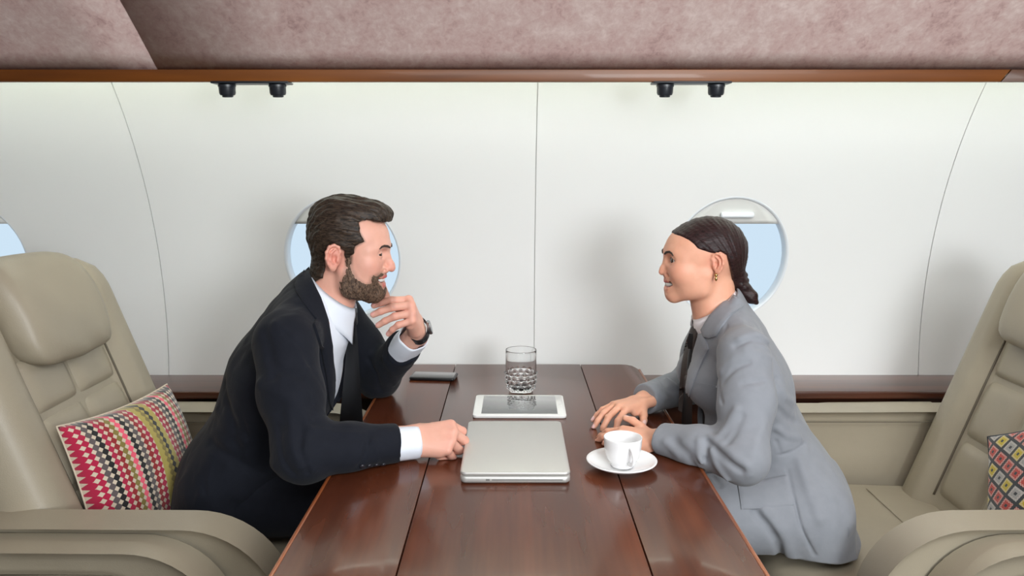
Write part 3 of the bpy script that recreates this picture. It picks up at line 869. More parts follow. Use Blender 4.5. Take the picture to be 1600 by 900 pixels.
# ---------------------------------------------------------------- hands
def hand_sdf_parts(wrist, fwd, back, side, scale=1.0, curls=None, spread=None, thumb=None, lens=None, slim=1.0, thumb_world=None):
    """wrist point, fwd = towards fingers, back = out of the back of the hand, side = towards the thumb.
    returns (fn, nails) ; curls = 4 x (mcp, pip, dip) degrees from index to little finger"""
    o = np.array(wrist, float); f = np.array(fwd, float); f /= np.linalg.norm(f)
    b = np.array(back, float); b -= f * b.dot(f); b /= np.linalg.norm(b)
    s = np.cross(f, b);
    if s.dot(np.array(side, float)) < 0: s = -s
    sc = scale
    def L(x, y, z): return o + (f * x + s * y + b * z) * sc
    mc = [(0.088, 0.028, 0.004), (0.092, 0.008, 0.008), (0.086, -0.012, 0.006), (0.078, -0.030, 0.001)]
    ln = lens or [(0.043, 0.026, 0.021), (0.047, 0.030, 0.022), (0.043, 0.028, 0.022), (0.034, 0.021, 0.019)]
    rr = [(0.0098, 0.0086, 0.0078), (0.0100, 0.0088, 0.0080), (0.0096, 0.0084, 0.0077), (0.0086, 0.0075, 0.0068)]
    cu = curls or [(20, 25, 15)] * 4
    sp = spread or [6, 1, -4, -9]
    fingers = []; nails = []
    for i in range(4):
        p = np.array(mc[i]); a = 0.0
        js = [p.copy()]
        yaw = math.radians(sp[i])
        for k in range(3):
            a += math.radians(cu[i][k])
            d = np.array([math.cos(a) * math.cos(yaw), math.sin(yaw) * math.cos(a * 0.5), -math.sin(a)]); d /= np.linalg.norm(d)
            p = p + d * ln[i][k]; js.append(p.copy())
        up = np.array([math.sin(a), 0, math.cos(a)])
        J = [L(*q) for q in js]; fingers.append((J, [r * sc * slim for r in (rr[i][0] * 1.06, rr[i][0], rr[i][1], rr[i][2])]))
        nd = js[3] - js[2]; nd /= np.linalg.norm(nd)
        nails.append((L(*(js[3] - nd * 0.002 + up * rr[i][2] * 0.72 * slim)), f * nd[0] + s * nd[1] + b * nd[2], f * up[0] + b * up[2], 0.0062 * sc * slim))
    th = thumb or [(0.022, 0.026, -0.006), (0.052, 0.046, -0.014), (0.080, 0.056, -0.020), (0.104, 0.058, -0.022)]
    TJ = [L(*q) for q in th]
    if thumb_world is not None: TJ = [TJ[0]] + [np.array(q, float) for q in thumb_world]
    TR = [r * sc * slim for r in (0.0165, 0.0125, 0.0108, 0.0088)]
    td = TJ[3] - TJ[2]; td /= np.linalg.norm(td)
    tu = np.array(th[3]) ; tb = s * 0.75 + b * 0.65; tb -= td * tb.dot(td); tb /= np.linalg.norm(tb)
    nails.append((TJ[3] - td * 0.003 + tb * 0.0066 * sc * slim, td, tb, 0.0074 * sc * slim))
    W0 = [L(-0.03, 0.014, 0), L(-0.03, -0.014, 0)]; W1 = [L(0.012, 0.015, 0), L(0.012, -0.015, 0)]
    def fn(p):
        d = U(0.012 * sc, s_cone(p, W0[0], W1[0], 0.0185 * sc * slim, 0.0175 * sc * slim), s_cone(p, W0[1], W1[1], 0.0185 * sc * slim, 0.0172 * sc * slim))
        for i in range(4):
            y0 = (0.016, 0.006, -0.006, -0.016)[i]
            d = smin(d, s_cone(p, L(0.010, y0, 0.0), L(*mc[i]), 0.0155 * sc * slim, (0.0128, 0.0126, 0.0122, 0.0112)[i] * sc * slim), 0.012 * sc)
        d = smin(d, s_cone(p, L(0.02, -0.022, -0.010), L(0.062, -0.030, -0.008), 0.013 * sc * slim, 0.011 * sc * slim), 0.012 * sc)
        d = smin(d, s_cone(p, L(0.022, 0.014, -0.010), L(0.055, 0.030, -0.012), 0.015 * sc * slim, 0.011 * sc * slim), 0.014 * sc)
        t = s_chain(p, TJ, TR, 0.005 * sc)
        d = smin(d, t, 0.008 * sc)
        for J, R in fingers:
            c = s_chain(p, J, R, 0.004 * sc)
            c = np.minimum(c, s_ball(p, J[1] + b * 0.0006, R[1] * 1.04))
            d = smin(d, c, 0.0028 * sc)
        return d
    allp = np.array([q for J, R in fingers for q in J] + TJ + W0 + W1)
    return fn, nails, allp.min(0) - 0.03, allp.max(0) + 0.03, fingers, TJ

def face_pts(H, yz, out=0.001, tilt=0.0):
    """points on the face, found by moving in from the front (local frame)"""
    res = []
    for (y, z) in yz:
        d0 = np.array([-1.0, -y * tilt * 20, 0.0]); st = np.array([0.16, y - d0[1] * 0.07, z])
        P, ok = march(lambda p: head_sdf(p, H), st[None], d0[None], t0=0.0, it=50)
        res.append(P[0] - d0 / np.linalg.norm(d0) * out)
    return res
# ---------------------------------------------------------------- heads (local: x forward, y left, z up, origin between the ears)
def mir(p):
    q = p.copy(); q[:, 1] = np.abs(q[:, 1]); return q
def ear_sdf(q, c, s=1.0):
    """q already mirrored (y>0)"""
    R = (rot('Z', -24) @ rot('Y', 10)).astype(f32)
    l = ((q - np.asarray(c, f32)) @ R) / f32(s)
    base = s_ell(l, (0, 0, 0.002), (0.0195, 0.0055, 0.0285))
    pts = [(0.010, 0.003, 0.006), (0.0135, 0.004, 0.016), (0.008, 0.0055, 0.0265), (-0.003, 0.006, 0.030), (-0.0135, 0.0065, 0.0245), (-0.0185, 0.0065, 0.011), (-0.0165, 0.006, -0.004), (-0.0095, 0.005, -0.016), (-0.002, 0.004, -0.024)]
    rim = s_chain(l, pts, [0.003] + [0.0033] * 7 + [0.004], 0.004)
    anti = s_chain(l, [(0.0, 0.005, 0.020), (-0.008, 0.0055, 0.010), (-0.007, 0.005, -0.006), (0.0, 0.005, -0.013)], [0.0028] * 4, 0.004)
    lobe = s_ell(l, (0.002, 0.002, -0.0235), (0.0085, 0.0048, 0.0095))
    trag = s_ell(l, (0.0105, 0.004, -0.004), (0.0045, 0.004, 0.007))
    d = U(0.005, base, lobe); d = smax(d, -s_ell(l, (0.002, 0.0085, -0.003), (0.0088, 0.0085, 0.0125)), 0.003)
    d = smax(d, -s_ell(l, (-0.004, 0.0085, 0.016), (0.009, 0.0055, 0.010)), 0.004)
    d = U(0.004, d, rim); d = U(0.003, d, anti); d = U(0.003, d, trag)
    return d * f32(s)
def head_sdf(p, H):
    q = mir(p)
    d = s_ell(q, *H['cran'])
    d = smin(d, s_ell(q, *H['front']), 0.03)
    d = smin(d, s_ell(q, *H['mid']), 0.03)
    d = smin(d, s_ell(q, *H['buccal']), 0.028)
    d = smin(d, s_ball(q, *H['cheek']), 0.026)
    ja, jb, jc, jr = H['jaw']
    d = smin(d, s_chain(q, [ja, jb, jc], jr, 0.02), 0.028)
    d = smin(d, s_ball(q, *H['chin']), 0.022)
    d = smin(d, s_ell(q, *H['muzzle']), 0.02)
    nk = None
    for a, b, ra, rb in H['neck']:
        c = s_cone(q, a, b, ra, rb); nk = c if nk is None else smin(nk, c, 0.025)
    d = smin(d, nk, 0.013)
    d = smin(d, s_chain(q, *H['brow'][:2], 0.01), H['brow'][2])
    # eye sockets and lids
    E = np.asarray(H['eye'], f32)
    d = smax(d, -s_ell(q, E + V3(0.020, 0.001, 0.0005), (0.0185, 0.0175, 0.0115)), 0.010)
    lid = s_ball(q, E, H['eyer'] + 0.0016)
    l = q - E
    # almond opening between the lids
    half = np.maximum(0.0, 1 - (l[:, 1] / 0.0150) ** 2) * H['open'][0]
    half2 = np.maximum(0.0, 1 - (l[:, 1] / 0.0150) ** 2) * H['open'][1]
    opening = np.maximum(l[:, 2] - half, -half2 - l[:, 2]); opening = np.maximum(opening, 0.004 - l[:, 0])
    lid = smax(lid, -opening * f32(0.9), 0.0012)
    d = smin(d, lid, 0.004)
    # nose
    N = H['nose']
    nd = s_chain(q, N['pts'], N['r'], 0.008)
    nd = smin(nd, s_ball(q, *N['ala']), 0.007)
    d = smin(d, nd, 0.010)
    d = smax(d, -s_ell(q, N['nostril'], (0.0050, 0.0030, 0.0032)), 0.002)
    # mouth
    m = H['mouth']
    d = smax(d, -s_chain(q, m['cut'], m['cutr'], 0.002), 0.004)
    d = smin(d, s_chain(q, m['up'], m['upr'], 0.003), 0.0055)
    d = smin(d, s_chain(q, m['lo'], m['lor'], 0.003), 0.0055)
    d = smax(d, -s_chain(q, m['fold'], [0.0022] * len(m['fold']), 0.002), 0.006)
    d = smin(d, ear_sdf(q, H['ear'], H['ears']), 0.004)
    return d
HM = dict(
    cran=((0.004, 0, 0.055), (0.0885, 0.0745, 0.080)), front=((0.050, 0, 0.038), (0.0555, 0.0600, 0.054)),
    mid=((0.043, 0, -0.018), (0.050, 0.058, 0.058)), buccal=((0.040, 0.034, -0.050), (0.036, 0.027, 0.036)), cheek=((0.062, 0.040, -0.014), 0.0215),
    jaw=((0.004, 0.054, -0.030), (0.012, 0.050, -0.066), (0.066, 0.014, -0.088), (0.014, 0.016, 0.013)), chin=((0.0665, 0, -0.0865), 0.0185),
    muzzle=((0.064, 0, -0.056), (0.029, 0.030, 0.034)),
    neck=[((-0.020, 0, -0.010), (-0.048, 0, -0.135), 0.053, 0.052), ((0.000, 0.020, -0.055), (-0.034, 0.022, -0.150), 0.029, 0.030), ((0.004, 0, -0.085), (-0.018, 0, -0.14), 0.018, 0.019)],
    brow=([(0.097, 0.004, 0.021), (0.094, 0.018, 0.024), (0.083, 0.038, 0.025), (0.066, 0.050, 0.018)], [0.0095, 0.0100, 0.0092, 0.008], 0.014),
    eye=(0.0820, 0.0310, 0.0075), eyer=0.0120, open=(0.0030, 0.0036),
    nose=dict(pts=[(0.0945, 0, 0.016), (0.1015, 0, -0.002), (0.1085, 0, -0.020), (0.1105, 0, -0.0285)], r=[0.0075, 0.0072, 0.0085, 0.0098], ala=((0.0985, 0.0115, -0.0315), 0.0082), nostril=(0.1055, 0.0065, -0.0395)),
    mouth=dict(cut=[(0.0975, 0, -0.0595), (0.0935, 0.013, -0.0585), (0.0800, 0.0285, -0.0535)], cutr=[0.0082, 0.0076, 0.0040],
               up=[(0.0955, 0, -0.0485), (0.0920, 0.013, -0.0485), (0.0790, 0.0285, -0.0505)], upr=[0.0040, 0.0038, 0.0024],
               lo=[(0.0900, 0, -0.0715), (0.0875, 0.012, -0.0690), (0.0780, 0.0280, -0.0570)], lor=[0.0052, 0.0048, 0.0024],
               fold=[(0.098, 0.018, -0.032), (0.088, 0.030, -0.046), (0.078, 0.034, -0.060)]),
    ear=(-0.0120, 0.0775, 0.005), ears=0.98)
HW = dict(
    cran=((-0.009, 0, 0.028), (0.085, 0.0700, 0.075)), front=((0.040, 0, 0.026), (0.0560, 0.0570, 0.052)),
    mid=((0.042, 0, -0.020), (0.0485, 0.053, 0.056)), buccal=((0.037, 0.031, -0.046), (0.034, 0.0245, 0.034)), cheek=((0.064, 0.0370, -0.022), 0.0215),
    jaw=((0.004, 0.047, -0.030), (0.012, 0.042, -0.062), (0.070, 0.010, -0.084), (0.013, 0.012, 0.011)), chin=((0.0750, 0, -0.0825), 0.0145),
    muzzle=((0.066, 0, -0.054), (0.0275, 0.029, 0.031)),
    neck=[((-0.020, 0, -0.010), (-0.040, 0, -0.135), 0.044, 0.044), ((0.004, 0.016, -0.060), (-0.018, 0.018, -0.150), 0.024, 0.025), ((0.016, 0, -0.085), (0.000, 0, -0.15), 0.015, 0.017)],
    brow=([(0.085, 0.008, 0.0200), (0.083, 0.020, 0.0225), (0.074, 0.036, 0.0220), (0.060, 0.046, 0.014)], [0.0060, 0.0066, 0.0062, 0.006], 0.016),
    eye=(0.0765, 0.0295, 0.0050), eyer=0.0124, open=(0.0068, 0.0056),
    nose=dict(pts=[(0.0885, 0, 0.012), (0.0935, 0, -0.004), (0.0995, 0, -0.017), (0.1025, 0, -0.0260)], r=[0.0058, 0.0054, 0.0064, 0.0076], ala=((0.0925, 0.0095, -0.0300), 0.0064), nostril=(0.0980, 0.0055, -0.0362)),
    mouth=dict(cut=[(0.0975, 0, -0.0570), (0.0925, 0.014, -0.0550), (0.0825, 0.025, -0.0505), (0.0735, 0.0325, -0.0465)], cutr=[0.0078, 0.0076, 0.0062, 0.0034],
               up=[(0.0930, 0, -0.0478), (0.0893, 0.014, -0.0460), (0.0795, 0.025, -0.0437), (0.0715, 0.0325, -0.0435)], upr=[0.0038, 0.0036, 0.0030, 0.0020],
               lo=[(0.0895, 0, -0.0682), (0.0862, 0.014, -0.0655), (0.0785, 0.025, -0.0580), (0.0710, 0.0325, -0.0495)], lor=[0.0048, 0.0046, 0.0038, 0.0022],
               fold=[(0.0925, 0.017, -0.030), (0.080, 0.033, -0.036), (0.0685, 0.0395, -0.052)]),
    ear=(-0.0120, 0.0715, 0.003), ears=0.78)
n = NB('skin')
at = n.n('ShaderNodeVertexColor'); at.layer_name = 'Col'
v = n.coords((1, 1, 1))
mot = n.noise(v, 60, 4, 0.6)
cc = n.n('ShaderNodeMix', data_type='RGBA', blend_type='MULTIPLY'); cc.inputs[0].default_value = 0.35
n.l(at.outputs[0], cc.inputs[6]); n.l(n.ramp(mot, [(0.3, (0.86, 0.80, 0.78)), (0.7, (1, 1, 1))]), cc.inputs[7])
n.set(Base_Color=cc.outputs[2], Roughness=0.48, Specular_IOR_Level=0.4, Subsurface_Weight=0.18, Subsurface_Scale=0.006)
n.b.inputs['Subsurface Radius'].default_value = (1.0, 0.35, 0.2)
n.bump(n.noise(v, 700, 2), 0.06, 0.0006)
M['skin'] = n.m
def mk_hair(name, c1, c2, axis_scale, rough=0.45):
    n = NB(name); v = n.coords(axis_scale)
    a = n.noise(v, 1.0, 3, 0.6, 0.8)
    n.set(Base_Color=n.ramp(a, [(0.35, c1), (0.68, c2)]), Roughness=rough, Specular_IOR_Level=0.25)
    n.bump(a, 0.55, 0.002); return n.m
M['hair_man'] = mk_hair('dark_brown_hair', rgb(26, 21, 18)[:3], rgb(72, 58, 47)[:3], (60, 260, 260))
M['beard'] = mk_hair('brown_beard', rgb(46, 34, 28)[:3], rgb(122, 98, 80)[:3], (330, 330, 150), 0.65)
M['brow'] = plain('eyebrow_hair', rgb(52, 38, 30), 0.7)
M['hair_woman'] = mk_hair('dark_sleek_hair', rgb(24, 14, 14)[:3], rgb(56, 34, 34)[:3], (60, 320, 320), 0.4)
M['teeth'] = plain('teeth', rgb(240, 236, 228), 0.25)
M['mouth_in'] = plain('mouth_inside', rgb(110, 40, 38), 0.5)
n = NB('eyeball'); tc = n.n('ShaderNodeTexCoord'); sx = n.n('ShaderNodeSeparateXYZ'); n.l(tc.outputs['Object'], sx.inputs[0])
rad = n.math('SQRT', n.math('ADD', n.math('POWER', sx.outputs[1], 2.0), n.math('POWER', sx.outputs[2], 2.0)))
fr = n.math('ADD', n.math('DIVIDE', rad, 0.0125), n.math('MULTIPLY', n.math('LESS_THAN', sx.outputs[0], 0.0), 2.0))
n.set(Base_Color=n.ramp(fr, [(0.0, (0.004, 0.004, 0.004)), (0.17, (0.006, 0.005, 0.004)), (0.22, rgb(70, 48, 30)[:3]), (0.52, rgb(48, 34, 24)[:3]), (0.58, rgb(204, 194, 188)[:3])]), Roughness=0.12, Coat_Weight=0.6)
M['eye'] = n.m
def eyeball(parent, H, loc, sgn_y, face, look):
    bm = bmesh.new(); bmesh.ops.create_uvsphere(bm, u_segments=24, v_segments=16, radius=H['eyer'])
    o = from_bm('eye', bm, M['eye'], parent)
    o.location = loc; o.rotation_euler = (0, 0, look)
    return o
# ================================================================ the man
MQ = 1.0                                        # voxel scale (1 = final)
def join_arrays(parts):
    vs, qs, o = [], [], 0
    for v, q in parts: vs.append(v); qs.append(q + o); o += len(v)
    return np.concatenate(vs), np.concatenate(qs)
def above_table(d, p, lift=0.0015):
    """keep a shape out of the table slab"""
    t = s_box(p, ((TX0 + TX1) / 2, (TY0 + TY1) / 2, TZ - 0.05 + lift / 2), ((TX1 - TX0) / 2 + 0.001, (TY1 - TY0) / 2, 0.05 + lift / 2))
    return smax(d, -t, 0.004)
def above_seat(d, p): return smax(d, 0.455 - p[:, 2], 0.004)
HO = V3(-0.402, 1.91, 1.143)
YM = 1.91
def m_head(p): return head_sdf(p - HO, HM)
# skeleton
RS, RE, RW = V3(-0.500, 1.722, 0.968), V3(-0.432, 1.582, 0.768), V3(-0.215, 1.672, 0.761)
LS, LE, LW_ = V3(-0.480, 2.098, 0.968), V3(-0.375, 2.165, 0.775), V3(-0.248, 1.990, 0.930)
hR = hand_sdf_parts(RW + V3(-0.008, 0.000, 0.005), (0.985, 0.10, 0.02), (-0.05, -0.66, 0.74), (0, 0.7, 0.7), 1.02,
                    curls=[(54, 100, 60), (58, 102, 60), (64, 104, 60), (70, 104, 60)], spread=[5, 1, -3, -7],
                    thumb=[(0.022, 0.026, -0.010), (0.050, 0.040, -0.026), (0.078, 0.036, -0.040), (0.096, 0.022, -0.046)])
tw = [(0.022, 0.026, -0.008), (0.052, 0.047, -0.004), (0.062, 0.078, 0.004), (0.068, 0.106, 0.010)]
hL = hand_sdf_parts(atY(652, 512, 1.985), (-0.15, -0.72, 0.68), (0.95, 0.10, 0.20), (-0.2, 0.5, 0.8), 0.98,
                    curls=[(70, 22, 8), (76, 20, 8), (80, 24, 10), (84, 34, 14)], spread=[4, 0, -3, -8], thumb=tw,
                    thumb_world=[atY(634, 488, 1.975), atY(606, 472, 1.950), atY(598.5, 449, 1.935)])
def m_core(p):
    d = s_scone(p, YM, 0.68, (-0.695, YM, 0.53), (-0.640, YM, 0.66), 0.115, 0.112)
    d = smin(d, s_scone(p, YM, 0.68, (-0.640, YM, 0.66), (-0.555, YM, 0.85), 0.112, 0.120), 0.03)
    d = smin(d, s_scone(p, YM, 0.66, (-0.555, YM, 0.85), (-0.495, YM, 0.965), 0.120, 0.095), 0.03)
    d = smin(d, s_scone(p, YM, 0.8, (-0.500, YM, 0.950), (-0.468, YM, 1.02), 0.078, 0.036), 0.02)
    for s in (-1, 1):
        d = smin(d, s_cone(p, (-0.475, YM + s * 0.07, 1.015), (-0.498, YM + s * 0.170, 0.985), 0.035, 0.045), 0.03)
        d = smin(d, s_cone(p, (-0.71, YM + s * 0.09, 0.545), (-0.30, YM + s * 0.12, 0.555), 0.078, 0.055), 0.03)
        d = smin(d, s_cone(p, (-0.30, YM + s * 0.12, 0.55), (-0.30, YM + s * 0.11, 0.10), 0.052, 0.036), 0.02)
    d = smin(d, s_chain(p, [RS, RE, RW], [0.048, 0.038, 0.026], 0.02), 0.02)
    d = smin(d, s_chain(p, [LS, LE, LW_], [0.048, 0.038, 0.026], 0.02), 0.02)
    return above_seat(d, p)
HAIRM = [(0.122, 0.098), (0.112, 0.082), (0.085, 0.086), (0.060, 0.092), (0.046, 0.086), (0.050, 0.064), (0.060, 0.042), (0.040, 0.030), (0.030, 0.010), (0.027, -0.010), (0.014, -0.012), (0.012, 0.018), (-0.004, 0.038), (-0.026, 0.034), (-0.036, 0.008), (-0.038, -0.022), (-0.046, -0.046), (-0.075, -0.062), (-0.115, -0.060), (-0.125, 0.06), (-0.09, 0.14), (0.0, 0.165), (0.09, 0.15), (0.125, 0.12)]
BEARD = [(0.015, 0.004), (0.027, 0.003), (0.031, -0.024), (0.042, -0.044), (0.058, -0.060), (0.066, -0.056), (0.071, -0.043), (0.084, -0.0375), (0.112, -0.040), (0.115, -0.125), (0.03, -0.122), (0.000, -0.085), (-0.002, -0.058), (0.010, -0.030)]
man = empty('person', (-0.72, YM, 0.468))
tag(man, 'bearded man in a dark navy suit, white shirt and black tie, hand at his chin', 'person')
man.location = (0, 0, 0)
SK = np.array(rgb(226, 172, 152)[:3]); SKR = np.array(rgb(214, 134, 118)[:3]); LIP = np.array(rgb(196, 96, 92)[:3]); NAIL = np.array(rgb(236, 176, 166)[:3])
def man_cols(v):
    l = mir(v - HO); c = np.repeat(SK[None], len(v), 0).astype(f32)
    def blend(m, col): c[:] = c * (1 - m[:, None]) + np.asarray(col, f32) * m[:, None]
    hd = (v[:, 2] > 1.0) & (np.abs(v[:, 0] - HO[0]) < 0.14)
    blend(0.55 * np.exp(-((l - V3(0.070, 0.042, -0.020)) ** 2).sum(1) / 0.022 ** 2), SKR)
    blend(0.6 * np.exp(-((l - V3(0.112, 0, -0.030)) ** 2).sum(1) / 0.016 ** 2), SKR)
    blend(0.75 * np.exp(-((l - V3(-0.012, 0.082, 0.004)) ** 2).sum(1) / 0.030 ** 2), SKR)
    blend(0.55 * smooth01(-poly_sd(l[:, 0], l[:, 2], BEARD), -0.007, 0.004) * hd, rgb(128, 98, 82)[:3])
    blend(0.8 * smooth01(-poly_sd(l[:, 0], l[:, 2], HAIRM), -0.005, 0.003) * hd * (l[:, 1] < 0.072), rgb(90, 70, 60)[:3])
    m = HM['mouth']
    up = s_chain(l, m['up'], [r + 0.0013 for r in m['upr']], 0.003); lo = s_chain(l, m['lo'], [r + 0.0013 for r in m['lor']], 0.003)
    blend(smooth01(-np.minimum(up, lo), -0.0012, 0.0008) * hd, LIP)
    cut = s_chain(l, m['cut'], [r + 0.0005 for r in m['cutr']], 0.002)
    blend(smooth01(-cut, -0.0008, 0.001) * hd * (l[:, 0] < 0.0885), rgb(120, 44, 42)[:3])
    for (J, R) in hR[4] + hL[4]:
        for k in (1, 2): blend(0.35 * np.exp(-((v - J[k].astype(f32)) ** 2).sum(1) / 0.013 ** 2), SKR)
        blend(0.35 * np.exp(-((v - J[0].astype(f32)) ** 2).sum(1) / 0.014 ** 2), SKR)
    for (c0, nd, nu, r) in hR[1] + hL[1]:
        q = v - c0.astype(f32); a = q @ nd.astype(f32); u = q @ nu.astype(f32); s = np.sqrt(np.maximum((q * q).sum(1) - a * a - u * u, 0))
        blend(smooth01(-(np.sqrt((a / (r * 1.25)) ** 2 + (s / (r * 0.9)) ** 2) - 1), -0.15, 0.15) * (u > -0.003) * (u < 0.004), NAIL)
    return c
def m_body_fine(p): return smin(m_head(p), m_core(p), 0.02)
vh, qh = mesh_sdf(m_body_fine, HO + V3(-0.115, -0.105, -0.150), HO + V3(0.130, 0.105, 0.150), 0.0016 * MQ)
vh = relax(vh, qh, 1, 0.4)
def hl_r(p): return above_table(smin(hR[0](p), s_cone(p, RE, RW, 0.038, 0.026), 0.01), p, 0.0006)
def hl_l(p): return smin(hL[0](p), s_cone(p, LE, LW_, 0.038, 0.026), 0.01)
v1, q1 = mesh_sdf(hl_r, hR[2], hR[3], 0.0016 * MQ); v1 = relax(v1, q1, 1, 0.4)
v2, q2 = mesh_sdf(hl_l, hL[2], hL[3], 0.0016 * MQ); v2 = relax(v2, q2, 1, 0.4)
v3, q3 = mesh_sdf(lambda p: above_table(m_core(p), p), (-0.87, 1.45, 0.05), (-0.17, 2.28, 1.06), 0.009)
vb, qb = join_arrays([(vh, qh), (v1, q1), (v2, q2), (v3, q3)])
arr_mesh('body', vb, qb, M['skin'], man, man_cols(vb.astype(f32)))
for s in (-1, 1):
    e = HM['eye']; eyeball(man, HM, (HO[0] + e[0], HO[1] + s * e[1], HO[2] + e[2]), s, 1, -0.38 if s < 0 else -0.1)
# teeth
def arch(H, HOv, fx, z0, z1, back, name, parent):
    rings = []
    for k in range(25):
        a = (k / 24 * 2 - 1); y = 0.026 * a; x = H['mouth']['cut'][0][0] - back - 0.0185 * a * a
        w = 0.0004 * math.cos(k * math.pi)
        rings.append([(HOv[0] + fx * (x + w), HOv[1] + y, HOv[2] + z) for z in (z0, z1)] + [(HOv[0] + fx * (x - 0.004), HOv[1] + y, HOv[2] + z) for z in (z1, z0)])
    return from_bm(name, loft_bm(rings), M['teeth'], parent)
arch(HM, HO, 1, -0.0605, -0.0495, 0.0042, 'teeth', man)
# hair: short dark sides, longer swept top and front quiff
def m_hair(p):
    l = p - HO; q = mir(l)
    cap = s_ell(q, HM['cran'][0], HM['cran'][1]) - 0.006
    cap = smin(cap, s_ell(q, (0.046, 0, 0.048), (0.055, 0.0615, 0.056)) - 0.004, 0.02)
    cap = smin(cap, s_cone(q, (-0.020, 0, 0.0), (-0.034, 0, -0.07), 0.0570, 0.0575), 0.02)
    top = s_ell(q, (0.010, 0, 0.100), (0.088, 0.060, 0.043), rot('Y', 6))
    qf = s_ell(q, (0.080, 0, 0.104), (0.037, 0.044, 0.024), rot('Y', 18))
    cap = smin(cap, smin(top, qf, 0.025), 0.02)
    # combed strands: swept back over the top, down the sides
    u = l[:, 0] * 0.9 - l[:, 2] * 0.35
    side = smooth01(np.abs(l[:, 1]), 0.03, 0.07)
    th = np.arctan2(l[:, 1], l[:, 2] + 0.02)
    st = np.sin(th * 58 + 9 * u / 0.1 * 0.35 + 2.0 * np.sin(l[:, 0] * 60)) * 0.0010 + np.sin(th * 25 + l[:, 0] * 40 + 1.7) * 0.0014
    st2 = nz(l, (40, 160, 110), 1) * 0.0012
    cap = cap - (st * (0.35 + 0.65 * smooth01(l[:, 2], 0.05, 0.09)) + st2)
    reg = poly_sd(q[:, 0], q[:, 2], HAIRM) + nz(l, (160, 160, 160), 2) * 0.0018
    return smax(cap, reg * f32(0.8), 0.004)
sdf_obj('hair', m_hair, HO + V3(-0.125, -0.10, -0.075), HO + V3(0.135, 0.10, 0.165), 0.0018 * MQ, M['hair_man'], man, 0, margin=0.004)
def m_beard(p):
    l = p - HO; q = mir(l)
    base = head_sdf_lo(q)
    grow = 0.0022 + 0.0040 * smooth01(-q[:, 2], 0.06, 0.10) 
    sh = base - grow - nz(l, (230, 230, 120), 0) * 0.0013 - nz(l, 480, 3) * 0.0005
    reg = poly_sd(q[:, 0], q[:, 2], BEARD) + nz(l, 190, 1) * 0.003
    d = smax(sh, reg * f32(0.45), 0.006)
    # bare around the lips
    m = HM['mouth']
    lip = smin(s_chain(q, m['up'], [0.0046, 0.0044, 0.0034], 0.003), s_chain(q, [(x + 0.003, y, z - 0.001) for x, y, z in m['lo']], [0.0100, 0.0088, 0.005], 0.003), 0.003)
    lip = smin(lip, s_chain(q, [(x + 0.006, y, z) for x, y, z in m['cut']], [0.0115, 0.0110, 0.0075], 0.003), 0.003)
    return smax(d, -lip, 0.002)
def head_sdf_lo(q):
    H = HM
    d = s_ell(q, *H['mid']); d = smin(d, s_ell(q, *H['buccal']), 0.028); d = smin(d, s_ball(q, *H['cheek']), 0.026)
    ja, jb, jc, jr = H['jaw']; d = smin(d, s_chain(q, [ja, jb, jc], jr, 0.02), 0.028); d = smin(d, s_ball(q, *H['chin']), 0.022)
    d = smin(d, s_ell(q, *H['cran']), 0.03)
    return smin(d, s_ell(q, *H['muzzle']), 0.02)
sdf_obj('beard', m_beard, HO + V3(-0.02, -0.085, -0.125), HO + V3(0.115, 0.085, 0.005), 0.0017 * MQ, M['beard'], man, 0, margin=0.004)
for s in (-1, 1):
    pts = [(HO[0] + q[0], HO[1] + s * q[1], HO[2] + q[2]) for q in face_pts(HM, [(0.009, 0.0225), (0.020, 0.0265), (0.031, 0.0285), (0.041, 0.0270), (0.049, 0.0220)], 0.0008, 0.9)]
    from_bm('eyebrow', tube_bm(pts, [0.0022, 0.0029, 0.0029, 0.0024, 0.0012], 8), M['brow'], man)

# ---- clothes
n = NB('navy_suit_wool'); v = n.coords((1, 1, 1))
n.set(Base_Color=n.mix(n.noise(v, 30, 3), rgb(17, 20, 28), rgb(25, 28, 37)), Roughness=0.85, Sheen_Weight=0.05, Specular_IOR_Level=0.2)
n.bump(n.math('ADD', n.math('MULTIPLY', n.noise(v, 26, 3, 0.6, 0.5), 1.0), n.math('MULTIPLY', n.noise(v, 900, 1), 0.05)), 0.22, 0.006); M['navy'] = n.m
n = NB('shirt_cotton'); v = n.coords((1, 1, 1)); n.set(Base_Color=rgb(226, 232, 242), Roughness=0.8)
n.bump(n.noise(v, 22, 3, 0.55, 0.4), 0.3, 0.006); M['shirt'] = n.m
n = NB('black_tie_silk'); n.set(Base_Color=rgb(11, 11, 13), Roughness=0.5); M['tie'] = n.m
M['button'] = plain('dark_button', rgb(40, 40, 46), 0.3)
FOLDS_M = []
def m_trunk(p):
    d = s_scone(p, YM, 0.68, (-0.690, YM, 0.56), (-0.640, YM, 0.67), 0.122, 0.120)
    d = smin(d, s_scone(p, YM, 0.68, (-0.640, YM, 0.67), (-0.553, YM, 0.85), 0.120, 0.132), 0.03)
    d = smin(d, s_scone(p, YM, 0.66, (-0.553, YM, 0.85), (-0.497, YM, 0.965), 0.132, 0.104), 0.03)
    d = smin(d, s_scone(p, YM, 0.80, (-0.497, YM, 0.965), (-0.474, YM, 1.03), 0.100, 0.072), 0.04)
    for s in (-1, 1):
        d = smin(d, s_cone(p, (-0.482, YM + s * 0.065, 1.030), (-0.502, YM + s * 0.168, 0.990), 0.045, 0.052), 0.035)
    return d
